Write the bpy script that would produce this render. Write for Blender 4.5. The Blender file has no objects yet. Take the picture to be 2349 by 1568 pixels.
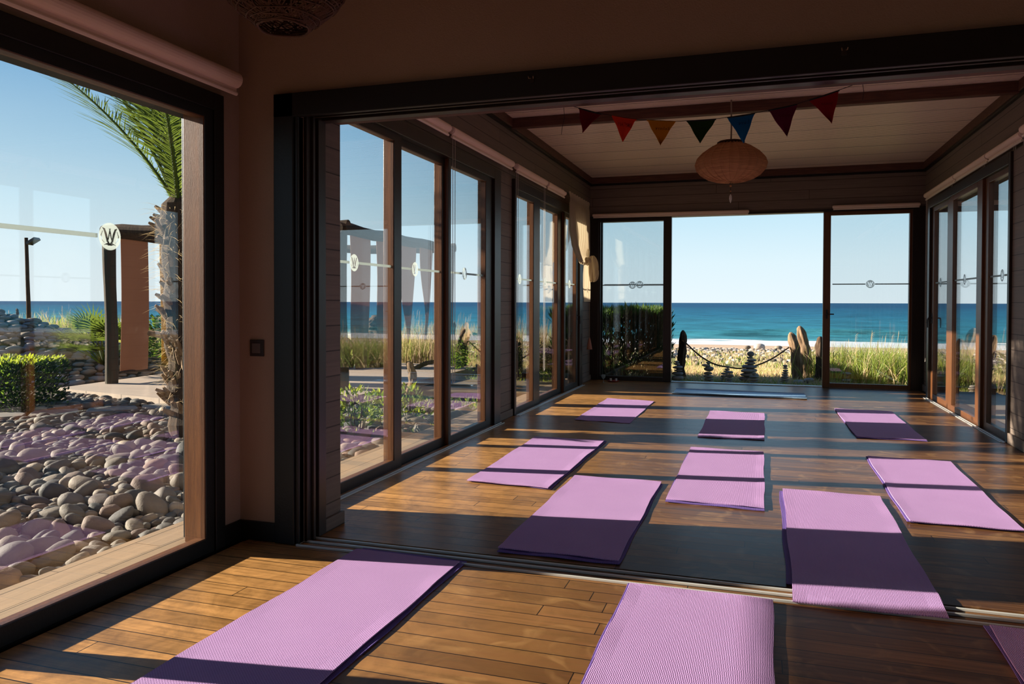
import bpy, math, random
from mathutils import Vector, Matrix, noise

SC = bpy.context.scene
COL = SC.collection
R = math.radians
rnd = random.Random(7)

# ------------------------------------------------------------------ camera
EYE = Vector((0, 0, 1.3))
F_PX, YAW, PITCH, ROLL, SY = 1762.22, .311684, .0165708, .00256002, -61.838
_f = Vector((-math.sin(YAW)*math.cos(PITCH), math.cos(YAW)*math.cos(PITCH), -math.sin(PITCH)))
_r = Vector((math.cos(YAW), math.sin(YAW), 0)); _u = _r.cross(_f)
AX_R = _r*math.cos(ROLL) + _u*math.sin(ROLL)
AX_U = -_r*math.sin(ROLL) + _u*math.cos(ROLL)
AX_F = _f
cam_d = bpy.data.cameras.new('camera')
cam = bpy.data.objects.new('camera', cam_d)
COL.objects.link(cam)
m = Matrix((AX_R, AX_U, -AX_F)).transposed().to_4x4(); m.translation = EYE
cam.matrix_world = m
cam_d.sensor_width = 36; cam_d.lens = F_PX*36/2349
cam_d.shift_y = SY/2349
cam_d.clip_start = .05; cam_d.clip_end = 60000
SC.camera = cam

def at(px, py, d):
    """world point seen at a pixel of the photograph, d metres in front of the camera"""
    return EYE + (AX_F + AX_R*((px-1174.5)/F_PX) - AX_U*((py-784-SY)/F_PX))*d

# ------------------------------------------------------------------ view, sky, sun
SC.view_settings.view_transform = 'Standard'
SC.view_settings.look = 'None'
SC.view_settings.gamma = 1
SC.view_settings.use_curve_mapping = False
SC.view_settings.exposure = 0.0
SC.cycles.transparent_max_bounces = 24
SC.cycles.max_bounces = 10

world = bpy.data.worlds.new('sky'); SC.world = world; world.use_nodes = True
nt = world.node_tree; N = nt.nodes; L = nt.links
bg = N['Background']
tc = N.new('ShaderNodeTexCoord'); sx = N.new('ShaderNodeSeparateXYZ')
L.new(tc.outputs['Generated'], sx.inputs[0])
rp = N.new('ShaderNodeValToRGB'); L.new(sx.outputs['Z'], rp.inputs[0])
stops = [(0.0, (.80, .91, .96)), (.05, (.72, .88, .95)), (.11, (.55, .79, .92)), (.17, (.37, .65, .87)),
         (.26, (.22, .49, .78)), (.45, (.08, .24, .50)), (1.0, (.05, .15, .36))]
cr = rp.color_ramp
while len(cr.elements) < len(stops): cr.elements.new(.5)
for e, (p, c) in zip(cr.elements, stops): e.position = p; e.color = (*c, 1)
mr_ = N.new('ShaderNodeMapRange'); L.new(sx.outputs['X'], mr_.inputs[0]); mr_.inputs[1].default_value = -.35; mr_.inputs[2].default_value = -.95; mr_.inputs[4].default_value = .62
mz_ = N.new('ShaderNodeMapRange'); L.new(sx.outputs['Z'], mz_.inputs[0]); mz_.inputs[1].default_value = .30; mz_.inputs[2].default_value = .02
mm_ = N.new('ShaderNodeMath'); mm_.operation = 'MULTIPLY'; L.new(mr_.outputs[0], mm_.inputs[0]); L.new(mz_.outputs[0], mm_.inputs[1])
mxs = N.new('ShaderNodeMixRGB'); L.new(mm_.outputs[0], mxs.inputs[0]); L.new(rp.outputs[0], mxs.inputs[1]); mxs.inputs[2].default_value = (1.0, 1.04, 1.03, 1)   # paler towards the sun
L.new(mxs.outputs[0], bg.inputs['Color']); bg.inputs['Strength'].default_value = 1.05

sun_d = bpy.data.lights.new('sun', 'SUN'); sun = bpy.data.objects.new('sun', sun_d); COL.objects.link(sun)
sun_d.energy = 20.0; sun_d.color = (1.0, .86, .70); sun_d.angle = R(.55)
SUN_DIR = Vector((1.0, .15, -.318)).normalized()
sun.rotation_euler = SUN_DIR.to_track_quat('-Z', 'Y').to_euler()
sun.location = (-30, -4, 12)

# ------------------------------------------------------------------ materials
MATS = {}
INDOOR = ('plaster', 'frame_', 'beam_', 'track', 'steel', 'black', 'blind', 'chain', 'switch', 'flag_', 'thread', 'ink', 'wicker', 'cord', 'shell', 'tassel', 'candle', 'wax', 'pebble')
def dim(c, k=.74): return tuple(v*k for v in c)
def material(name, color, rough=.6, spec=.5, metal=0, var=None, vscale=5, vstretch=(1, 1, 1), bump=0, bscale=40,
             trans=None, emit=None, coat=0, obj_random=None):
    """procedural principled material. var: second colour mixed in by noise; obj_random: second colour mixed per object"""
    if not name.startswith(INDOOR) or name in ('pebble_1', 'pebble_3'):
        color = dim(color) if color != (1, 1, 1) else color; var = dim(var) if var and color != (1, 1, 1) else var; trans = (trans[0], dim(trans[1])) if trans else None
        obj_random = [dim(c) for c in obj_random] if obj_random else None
    mt = bpy.data.materials.new(name); mt.use_nodes = True
    n = mt.node_tree.nodes; l = mt.node_tree.links; b = n['Principled BSDF']
    b.inputs['Base Color'].default_value = (*color, 1); b.inputs['Roughness'].default_value = rough
    b.inputs['Metallic'].default_value = metal; b.inputs['Specular IOR Level'].default_value = spec
    b.inputs['Coat Weight'].default_value = coat
    cur = None
    if var or bump:
        g = n.new('ShaderNodeNewGeometry'); mp = n.new('ShaderNodeMapping'); mp.inputs['Scale'].default_value = vstretch
        l.new(g.outputs['Position'], mp.inputs[0])
    if var:
        t = n.new('ShaderNodeTexNoise'); t.inputs['Scale'].default_value = vscale; t.inputs['Detail'].default_value = 5
        l.new(mp.outputs[0], t.inputs['Vector'])
        mx = n.new('ShaderNodeMixRGB'); mx.inputs[1].default_value = (*color, 1); mx.inputs[2].default_value = (*var, 1)
        rr = n.new('ShaderNodeMapRange'); rr.inputs[1].default_value = .35; rr.inputs[2].default_value = .65
        l.new(t.outputs[0], rr.inputs[0]); l.new(rr.outputs[0], mx.inputs[0]); cur = mx.outputs[0]
    if obj_random:
        oi = n.new('ShaderNodeObjectInfo'); cr = n.new('ShaderNodeValToRGB')
        cr.color_ramp.interpolation = 'LINEAR'
        while len(cr.color_ramp.elements) < len(obj_random): cr.color_ramp.elements.new(.5)
        for i, (e, c) in enumerate(zip(cr.color_ramp.elements, obj_random)): e.position = i/(len(obj_random)-1); e.color = (*c, 1)
        l.new(oi.outputs['Random'], cr.inputs[0])
        if cur:
            m2 = n.new('ShaderNodeMixRGB'); m2.blend_type = 'MULTIPLY'; m2.inputs[0].default_value = 1
            l.new(cr.outputs[0], m2.inputs[1]); l.new(cur, m2.inputs[2]); cur = m2.outputs[0]
        else: cur = cr.outputs[0]
    if cur: l.new(cur, b.inputs['Base Color'])
    if bump:
        t2 = n.new('ShaderNodeTexNoise'); t2.inputs['Scale'].default_value = bscale; t2.inputs['Detail'].default_value = 4
        l.new(mp.outputs[0], t2.inputs['Vector'])
        bp = n.new('ShaderNodeBump'); bp.inputs['Strength'].default_value = bump; bp.inputs['Distance'].default_value = .01
        l.new(t2.outputs[0], bp.inputs['Height']); l.new(bp.outputs[0], b.inputs['Normal'])
    if trans:
        tr = n.new('ShaderNodeBsdfTranslucent'); tr.inputs[0].default_value = (*trans[1], 1)
        ms = n.new('ShaderNodeMixShader'); ms.inputs[0].default_value = trans[0]
        l.new(b.outputs[0], ms.inputs[1]); l.new(tr.outputs[0], ms.inputs[2])
        l.new(ms.outputs[0], n['Material Output'].inputs[0])
        if cur: 
            pass
    MATS[name] = mt
    return mt

def math_node(n, l, op, a, b=None, c=None):
    q = n.new('ShaderNodeMath'); q.operation = op
    for i, v in enumerate((a, b, c)):
        if v is None: continue
        if isinstance(v, (int, float)): q.inputs[i].default_value = v
        else: l.new(v, q.inputs[i])
    return q.outputs[0]

def plank_material(name, axis, width, length, cols, rough=.3, gap=.035, groove=1.0, grain=.35, spec=.5, stain=None, left_tone=None):
    """boards laid along an axis ('X': long along x, rows in y; 'Y' the other way; 'Z': siding, rows in z)"""
    mt = bpy.data.materials.new(name); mt.use_nodes = True
    n = mt.node_tree.nodes; l = mt.node_tree.links; b = n['Principled BSDF']
    g = n.new('ShaderNodeNewGeometry'); s = n.new('ShaderNodeSeparateXYZ'); l.new(g.outputs['Position'], s.inputs[0])
    if axis == 'X': long_, row_ = s.outputs[0], s.outputs[1]
    elif axis == 'Y': long_, row_ = s.outputs[1], s.outputs[0]
    else:
        long_, row_ = math_node(n, l, 'ADD', s.outputs[0], s.outputs[1]), s.outputs[2]
    rw = math_node(n, l, 'DIVIDE', row_, width)
    ri = math_node(n, l, 'FLOOR', rw); rf = math_node(n, l, 'FRACT', rw)
    wn = n.new('ShaderNodeTexWhiteNoise'); wn.noise_dimensions = '1D'; l.new(ri, wn.inputs['W'])
    off = math_node(n, l, 'MULTIPLY', wn.outputs['Value'], 17.3)
    lw = math_node(n, l, 'ADD', math_node(n, l, 'DIVIDE', long_, length), off)
    li = math_node(n, l, 'FLOOR', lw); lf = math_node(n, l, 'FRACT', lw)
    cb = n.new('ShaderNodeCombineXYZ'); l.new(ri, cb.inputs[0]); l.new(li, cb.inputs[1])
    w2 = n.new('ShaderNodeTexWhiteNoise'); w2.noise_dimensions = '3D'; l.new(cb.outputs[0], w2.inputs['Vector'])
    ramp = n.new('ShaderNodeValToRGB'); l.new(w2.outputs['Value'], ramp.inputs[0])
    while len(ramp.color_ramp.elements) < len(cols): ramp.color_ramp.elements.new(.5)
    for i, (e, c) in enumerate(zip(ramp.color_ramp.elements, cols)): e.position = i/(len(cols)-1); e.color = (*c, 1)
    # grain
    gv = n.new('ShaderNodeCombineXYZ')
    l.new(math_node(n, l, 'MULTIPLY', long_, 1.2), gv.inputs[0]); l.new(math_node(n, l, 'MULTIPLY', row_, 30), gv.inputs[1])
    l.new(math_node(n, l, 'MULTIPLY', w2.outputs['Value'], 31), gv.inputs[2])
    nz = n.new('ShaderNodeTexNoise'); nz.inputs['Scale'].default_value = 1.6; nz.inputs['Detail'].default_value = 6; nz.inputs['Distortion'].default_value = .8
    l.new(gv.outputs[0], nz.inputs['Vector'])
    mr = n.new('ShaderNodeMapRange'); l.new(nz.outputs[0], mr.inputs[0])
    mr.inputs[1].default_value = .3; mr.inputs[2].default_value = .7; mr.inputs[3].default_value = 1-grain; mr.inputs[4].default_value = 1+grain*.6
    mul = n.new('ShaderNodeMixRGB'); mul.blend_type = 'MULTIPLY'; mul.inputs[0].default_value = 1
    l.new(ramp.outputs[0], mul.inputs[1])
    c3 = n.new('ShaderNodeCombineXYZ')
    for i in range(3): l.new(mr.outputs[0], c3.inputs[i])
    l.new(c3.outputs[0], mul.inputs[2]); cur = mul.outputs[0]
    if stain:
        nz2 = n.new('ShaderNodeTexNoise'); nz2.inputs['Scale'].default_value = 5.5; nz2.inputs['Detail'].default_value = 5; nz2.inputs['Distortion'].default_value = 1.2
        l.new(g.outputs['Position'], nz2.inputs['Vector'])
        m4 = n.new('ShaderNodeMapRange'); l.new(nz2.outputs[0], m4.inputs[0]); m4.inputs[1].default_value = .54; m4.inputs[2].default_value = .72; m4.inputs[4].default_value = .55
        mx = n.new('ShaderNodeMixRGB'); l.new(m4.outputs[0], mx.inputs[0]); l.new(cur, mx.inputs[1]); mx.inputs[2].default_value = (*stain, 1)
        cur = mx.outputs[0]
    if left_tone:      # boards turn lighter towards the left windows
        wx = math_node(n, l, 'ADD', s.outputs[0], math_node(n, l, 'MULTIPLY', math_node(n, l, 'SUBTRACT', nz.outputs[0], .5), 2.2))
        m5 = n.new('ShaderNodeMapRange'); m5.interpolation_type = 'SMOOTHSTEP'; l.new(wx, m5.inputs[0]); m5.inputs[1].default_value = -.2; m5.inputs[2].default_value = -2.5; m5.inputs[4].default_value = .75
        m6 = n.new('ShaderNodeMixRGB'); l.new(m5.outputs[0], m6.inputs[0]); l.new(cur, m6.inputs[1]); bm = n.new('ShaderNodeMixRGB'); bm.blend_type = 'MULTIPLY'; bm.inputs[0].default_value = .8; bm.inputs[1].default_value = (*left_tone, 1); l.new(c3.outputs[0], bm.inputs[2])
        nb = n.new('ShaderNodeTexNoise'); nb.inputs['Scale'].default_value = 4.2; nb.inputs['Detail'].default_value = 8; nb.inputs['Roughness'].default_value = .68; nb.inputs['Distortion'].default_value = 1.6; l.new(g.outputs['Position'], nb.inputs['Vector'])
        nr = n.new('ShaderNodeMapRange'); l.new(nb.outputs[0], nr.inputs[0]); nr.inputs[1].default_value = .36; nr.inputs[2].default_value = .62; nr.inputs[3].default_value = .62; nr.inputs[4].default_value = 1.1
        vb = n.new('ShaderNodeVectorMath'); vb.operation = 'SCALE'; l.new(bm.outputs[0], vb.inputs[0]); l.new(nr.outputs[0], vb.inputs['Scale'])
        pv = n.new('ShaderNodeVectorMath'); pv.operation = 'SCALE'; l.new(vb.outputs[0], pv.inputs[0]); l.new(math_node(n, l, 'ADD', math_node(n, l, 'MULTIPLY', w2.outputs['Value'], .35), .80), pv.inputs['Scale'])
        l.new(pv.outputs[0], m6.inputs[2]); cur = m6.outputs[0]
    # gaps
    e1 = math_node(n, l, 'LESS_THAN', rf, gap)
    e2 = math_node(n, l, 'LESS_THAN', lf, .0018 if length > 1 else .01)
    gp = math_node(n, l, 'MAXIMUM', e1, e2)
    mg = n.new('ShaderNodeMixRGB'); l.new(gp, mg.inputs[0]); l.new(cur, mg.inputs[1]); mg.inputs[2].default_value = (.008, .006, .005, 1)
    if groove < 1:
        mg2 = n.new('ShaderNodeMixRGB'); mg2.inputs[0].default_value = groove; l.new(cur, mg2.inputs[1]); l.new(mg.outputs[0], mg2.inputs[2]); l.new(mg2.outputs[0], b.inputs['Base Color'])
    else: l.new(mg.outputs[0], b.inputs['Base Color'])
    h = math_node(n, l, 'SUBTRACT', math_node(n, l, 'MULTIPLY', nz.outputs[0], .12), gp)
    # every board a little tilted against the next
    h = math_node(n, l, 'ADD', h, math_node(n, l, 'MULTIPLY', rf, math_node(n, l, 'SUBTRACT', w2.outputs['Value'], .5)))
    bp = n.new('ShaderNodeBump'); bp.inputs['Strength'].default_value = .5; bp.inputs['Distance'].default_value = .003
    l.new(h, bp.inputs['Height']); l.new(bp.outputs[0], b.inputs['Normal'])
    rr = n.new('ShaderNodeMapRange'); l.new(nz.outputs[0], rr.inputs[0]); rr.inputs[3].default_value = rough-.06; rr.inputs[4].default_value = rough+.1
    l.new(rr.outputs[0], b.inputs['Roughness']); b.inputs['Specular IOR Level'].default_value = spec
    MATS[name] = mt
    return mt

def glass_material(name, tint, ior=1.5):
    mt = bpy.data.materials.new(name); mt.use_nodes = True
    n = mt.node_tree.nodes; l = mt.node_tree.links; n.remove(n['Principled BSDF'])
    t = n.new('ShaderNodeBsdfTransparent'); t.inputs[0].default_value = (*tint, 1)
    g = n.new('ShaderNodeBsdfGlossy'); g.inputs['Roughness'].default_value = 0
    fr = n.new('ShaderNodeFresnel'); fr.inputs[0].default_value = ior
    # the same reflectance seen from either face of the thin pane
    geo = n.new('ShaderNodeNewGeometry')
    iv = math_node(n, l, 'ADD', math_node(n, l, 'MULTIPLY', geo.outputs['Backfacing'], 1/ior-ior), ior)
    dv = n.new('ShaderNodeLayerWeight')
    # schlick from facing: f0 + (1-f0)*(1-cos)^5
    fc = dv.outputs['Facing']
    dv.inputs[0].default_value = .5
    p5 = math_node(n, l, 'POWER', fc, 3.4)
    sch = math_node(n, l, 'ADD', math_node(n, l, 'MULTIPLY', p5, .88), .075)
    ms = n.new('ShaderNodeMixShader'); l.new(sch, ms.inputs[0]); l.new(t.outputs[0], ms.inputs[1]); l.new(g.outputs[0], ms.inputs[2])
    n.remove(fr)
    l.new(ms.outputs[0], n['Material Output'].inputs[0]); MATS[name] = mt
    return mt

def frosted_material(name, color, tr):
    mt = bpy.data.materials.new(name); mt.use_nodes = True
    n = mt.node_tree.nodes; l = mt.node_tree.links; b = n['Principled BSDF']
    b.inputs['Base Color'].default_value = (*color, 1); b.inputs['Roughness'].default_value = .6
    t = n.new('ShaderNodeBsdfTransparent'); tl = n.new('ShaderNodeBsdfTranslucent'); tl.inputs[0].default_value = (*color, 1)
    m1 = n.new('ShaderNodeMixShader'); m1.inputs[0].default_value = .5; l.new(b.outputs[0], m1.inputs[1]); l.new(tl.outputs[0], m1.inputs[2])
    m2 = n.new('ShaderNodeMixShader'); m2.inputs[0].default_value = tr; l.new(m1.outputs[0], m2.inputs[1]); l.new(t.outputs[0], m2.inputs[2])
    l.new(m2.outputs[0], n['Material Output'].inputs[0]); MATS[name] = mt
    return mt

def mat_material(name, c1, c2):
    """foam exercise mat: fine ribs along its length plus a woven dimple pattern"""
    mt = bpy.data.materials.new(name); mt.use_nodes = True
    n = mt.node_tree.nodes; l = mt.node_tree.links; b = n['Principled BSDF']
    tc = n.new('ShaderNodeTexCoord'); s = n.new('ShaderNodeSeparateXYZ'); l.new(tc.outputs['Object'], s.inputs[0])
    nz = n.new('ShaderNodeTexNoise'); nz.inputs['Scale'].default_value = 3.5; nz.inputs['Detail'].default_value = 6
    l.new(tc.outputs['Object'], nz.inputs['Vector'])
    mx = n.new('ShaderNodeMixRGB'); l.new(nz.outputs[0], mx.inputs[0]); mx.inputs[1].default_value = (*c1, 1); mx.inputs[2].default_value = (*c2, 1)
    wob = n.new('ShaderNodeTexNoise'); wob.inputs['Scale'].default_value = 60; l.new(tc.outputs['Object'], wob.inputs['Vector'])
    ph = math_node(n, l, 'ADD', math_node(n, l, 'MULTIPLY', s.outputs[0], 2*math.pi/.0062), math_node(n, l, 'MULTIPLY', wob.outputs[0], 5))
    r1 = math_node(n, l, 'SINE', ph)
    r2 = math_node(n, l, 'SINE', math_node(n, l, 'ADD', math_node(n, l, 'MULTIPLY', s.outputs[1], 2*math.pi/.011), math_node(n, l, 'MULTIPLY', s.outputs[0], 507)))
    h = math_node(n, l, 'ADD', r1, math_node(n, l, 'MULTIPLY', r2, .5))
    dk = n.new('ShaderNodeMixRGB'); dk.blend_type = 'MULTIPLY'; l.new(mx.outputs[0], dk.inputs[1]); dk.inputs[2].default_value = (.62, .58, .66, 1)
    l.new(math_node(n, l, 'LESS_THAN', h, -.65), dk.inputs[0]); l.new(dk.outputs[0], b.inputs['Base Color'])
    bp = n.new('ShaderNodeBump'); bp.inputs['Strength'].default_value = .35; bp.inputs['Distance'].default_value = .0012
    l.new(h, bp.inputs['Height']); l.new(bp.outputs[0], b.inputs['Normal'])
    b.inputs['Roughness'].default_value = .75; b.inputs['Specular IOR Level'].default_value = .25
    MATS[name] = mt
    return mt

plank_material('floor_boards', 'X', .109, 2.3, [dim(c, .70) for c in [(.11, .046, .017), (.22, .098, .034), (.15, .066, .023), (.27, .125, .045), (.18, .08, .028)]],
               rough=.30, gap=.045, stain=(.33, .185, .07), spec=.24, grain=.5, left_tone=(.58, .30, .10))
plank_material('siding', 'Z', .145, 3.4, [(.155, .120, .098), (.178, .137, .112), (.165, .128, .104)], rough=.6, gap=.05, groove=.75, grain=.18, spec=.3)
plank_material('deck_boards', 'Y', .17, 3.0, [(.27, .187, .112), (.31, .222, .14), (.29, .205, .126)], rough=.6, gap=.035, groove=.8, grain=.15, spec=.3)
plank_material('platform_boards', 'X', .18, 3.0, [(.40, .32, .25), (.44, .35, .27)], rough=.7, gap=.03, groove=.5, grain=.12, spec=.3)
material('plaster', (.34, .25, .19), .9, .2, var=(.37, .275, .21), vscale=1.6, bump=.25, bscale=160)
material('plaster_pale', (.32, .21, .145), .9, .2, var=(.34, .225, .155), vscale=2, bump=.25, bscale=160)
material('frame_dark', (.012, .008, .006), .38, .5, var=(.020, .011, .007), vscale=6, vstretch=(8, 8, .6), bump=.1, bscale=60)
material('frame_black', (.007, .006, .0055), .45, .4, bump=.08, bscale=80)
material('frame_wood', (.125, .046, .013), .36, .5, var=(.085, .030, .009), vscale=9, vstretch=(9, 9, .5), bump=.12, bscale=50)
material('beam_wood', (.12, .05, .032), .6, .3, var=(.07, .03, .02), vscale=7, vstretch=(.6, 8, 8), bump=.15, bscale=50)
material('track_metal', (.62, .62, .58), .35, .5, metal=.35)
material('steel', (.55, .55, .56), .25, .5, metal=1)
material('black_metal', (.012, .012, .014), .35, .5)
material('blind_fabric', (.80, .64, .53), .85, .15, bump=.1, bscale=300)
material('blind_bar', (.80, .68, .58), .5, .4)
material('chain', (.42, .38, .34), .5, .5)
material('switch_dark', (.035, .028, .026), .4, .5)
material('switch_rocker', (.12, .10, .09), .35, .5)
glass_material('window_glass', (.96, .98, .985))
frosted_material('frosted_film', (.38, .44, .42), .22)
material('film_dark', (.035, .06, .06), .6, .3)
mat_material('mat_mauve', (.43, .250, .50), (.49, .295, .56))
mat_material('mat_violet', (.15, .095, .33), (.17, .11, .37))
mat_material('mat_blue', (.34, .58, .82), (.38, .62, .86))
MATS['mat_blue'].node_tree.nodes['Principled BSDF'].inputs['Roughness'].default_value = .35
MATS['mat_blue'].node_tree.nodes['Principled BSDF'].inputs['Specular IOR Level'].default_value = .6
for nm, c in dict(flag_maroon=(.16, .006, .012), flag_orange=(.62, .045, .014), flag_yellow=(.52, .20, .010), flag_green=(.020, .045, .008),
                  flag_blue=(.010, .115, .30), flag_purple=(.13, .008, .04), flag_crimson=(.30, .010, .018)).items():
    material(nm, c, .85, .1, bump=.15, bscale=400, trans=(.35, c))
material('thread', (.015, .015, .018), .8, .2)
material('ink', (.01, .008, .008), .8, .1)
material('ink_faint', (.07, .006, .008), .9, .1)
material('curtain_cloth', (.66, .56, .42), .85, .15, bump=.1, bscale=300, trans=(.45, (.75, .62, .42)))
material('wicker', (.80, .42, .19), .7, .25, var=(.50, .23, .10), vscale=4, vstretch=(1, 1, 60), bump=.8, bscale=30, trans=(.12, (.5, .2, .08)))
material('wicker_dark', (.11, .055, .035), .7, .25, var=(.07, .035, .022), vscale=30)
material('cord_pale', (.22, .17, .13), .7, .2)
material('shell', (.55, .52, .45), .3, .5)
material('tassel', (.30, .14, .10), .85, .1)
# ceiling of ribbed translucent sheet
def ceiling_material():
    mt = bpy.data.materials.new('ribbed_sheet'); mt.use_nodes = True
    n = mt.node_tree.nodes; l = mt.node_tree.links; b = n['Principled BSDF']
    g = n.new('ShaderNodeNewGeometry'); s = n.new('ShaderNodeSeparateXYZ'); l.new(g.outputs['Position'], s.inputs[0])
    f = math_node(n, l, 'FRACT', math_node(n, l, 'DIVIDE', s.outputs[1], .052))
    ed = math_node(n, l, 'LESS_THAN', f, .16)
    f2 = math_node(n, l, 'LESS_THAN', math_node(n, l, 'FRACT', math_node(n, l, 'DIVIDE', s.outputs[1], .62)), .03)
    mx = n.new('ShaderNodeMixRGB'); l.new(math_node(n, l, 'MAXIMUM', math_node(n, l, 'MULTIPLY', ed, .8), f2), mx.inputs[0])
    mx.inputs[1].default_value = (.92, .76, .60, 1); mx.inputs[2].default_value = (.22, .16, .12, 1)
    l.new(mx.outputs[0], b.inputs['Base Color']); b.inputs['Roughness'].default_value = .28; b.inputs['Specular IOR Level'].default_value = .5
    h = math_node(n, l, 'SINE', math_node(n, l, 'MULTIPLY', s.outputs[1], 2*math.pi/.052))
    bp = n.new('ShaderNodeBump'); bp.inputs['Strength'].default_value = .6; bp.inputs['Distance'].default_value = .004
    l.new(h, bp.inputs['Height']); l.new(bp.outputs[0], b.inputs['Normal']); MATS['ribbed_sheet'] = mt
ceiling_material()
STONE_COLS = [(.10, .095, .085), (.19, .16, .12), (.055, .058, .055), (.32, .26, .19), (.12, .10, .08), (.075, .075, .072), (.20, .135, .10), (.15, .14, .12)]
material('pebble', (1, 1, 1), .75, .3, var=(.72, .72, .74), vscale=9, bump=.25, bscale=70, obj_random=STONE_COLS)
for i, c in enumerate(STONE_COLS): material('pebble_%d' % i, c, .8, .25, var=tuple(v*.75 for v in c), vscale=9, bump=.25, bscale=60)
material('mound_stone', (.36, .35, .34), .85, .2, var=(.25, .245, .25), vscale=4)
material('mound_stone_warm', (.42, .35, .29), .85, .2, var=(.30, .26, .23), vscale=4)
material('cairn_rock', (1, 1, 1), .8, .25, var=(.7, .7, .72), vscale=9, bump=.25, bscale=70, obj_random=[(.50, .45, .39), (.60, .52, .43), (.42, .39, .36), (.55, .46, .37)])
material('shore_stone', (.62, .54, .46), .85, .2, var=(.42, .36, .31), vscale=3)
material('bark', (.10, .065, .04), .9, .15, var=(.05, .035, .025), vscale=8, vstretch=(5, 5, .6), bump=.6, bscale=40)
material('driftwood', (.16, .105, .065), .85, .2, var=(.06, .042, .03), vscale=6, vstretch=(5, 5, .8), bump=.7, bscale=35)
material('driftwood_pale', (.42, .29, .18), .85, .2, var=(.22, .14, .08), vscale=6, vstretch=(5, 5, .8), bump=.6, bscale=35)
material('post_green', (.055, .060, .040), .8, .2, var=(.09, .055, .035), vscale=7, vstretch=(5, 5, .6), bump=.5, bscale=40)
material('shade_cloth', (.29, .185, .135), .85, .15, bump=.1, bscale=300, trans=(.4, (.42, .25, .16)))
material('shade_cloth_yellow', (.42, .26, .05), .85, .15, bump=.1, bscale=300, trans=(.45, (.6, .40, .08)))
def sheer_material():
    mt = bpy.data.materials.new('sheer_cloth'); mt.use_nodes = True; n = mt.node_tree.nodes; l = mt.node_tree.links; b = n['Principled BSDF']
    b.inputs['Base Color'].default_value = (.42, .26, .16, 1); b.inputs['Roughness'].default_value = .9
    t = n.new('ShaderNodeBsdfTransparent'); t.inputs[0].default_value = (.62, .50, .42, 1); ms = n.new('ShaderNodeMixShader'); ms.inputs[0].default_value = .5
    l.new(b.outputs[0], ms.inputs[1]); l.new(t.outputs[0], ms.inputs[2]); l.new(ms.outputs[0], n['Material Output'].inputs[0]); MATS['sheer_cloth'] = mt
sheer_material()
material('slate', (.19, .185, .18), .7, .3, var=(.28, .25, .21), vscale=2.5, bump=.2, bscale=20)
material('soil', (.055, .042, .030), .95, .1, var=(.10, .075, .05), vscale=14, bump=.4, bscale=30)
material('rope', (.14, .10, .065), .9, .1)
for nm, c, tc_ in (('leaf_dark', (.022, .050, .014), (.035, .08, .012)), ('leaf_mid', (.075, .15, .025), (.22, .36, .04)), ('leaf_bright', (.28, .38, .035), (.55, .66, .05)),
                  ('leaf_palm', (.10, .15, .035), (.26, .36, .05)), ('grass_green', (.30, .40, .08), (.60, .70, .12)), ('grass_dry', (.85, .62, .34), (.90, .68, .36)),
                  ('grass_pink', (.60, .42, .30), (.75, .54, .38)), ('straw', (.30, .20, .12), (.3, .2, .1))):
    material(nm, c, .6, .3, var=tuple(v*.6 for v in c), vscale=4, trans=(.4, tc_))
material('candle_red', (.30, .03, .015), .5, .4)
material('wax', (.6, .6, .55), .4, .4)
material('roof_dark', (.05, .035, .028), .7, .3)

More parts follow.
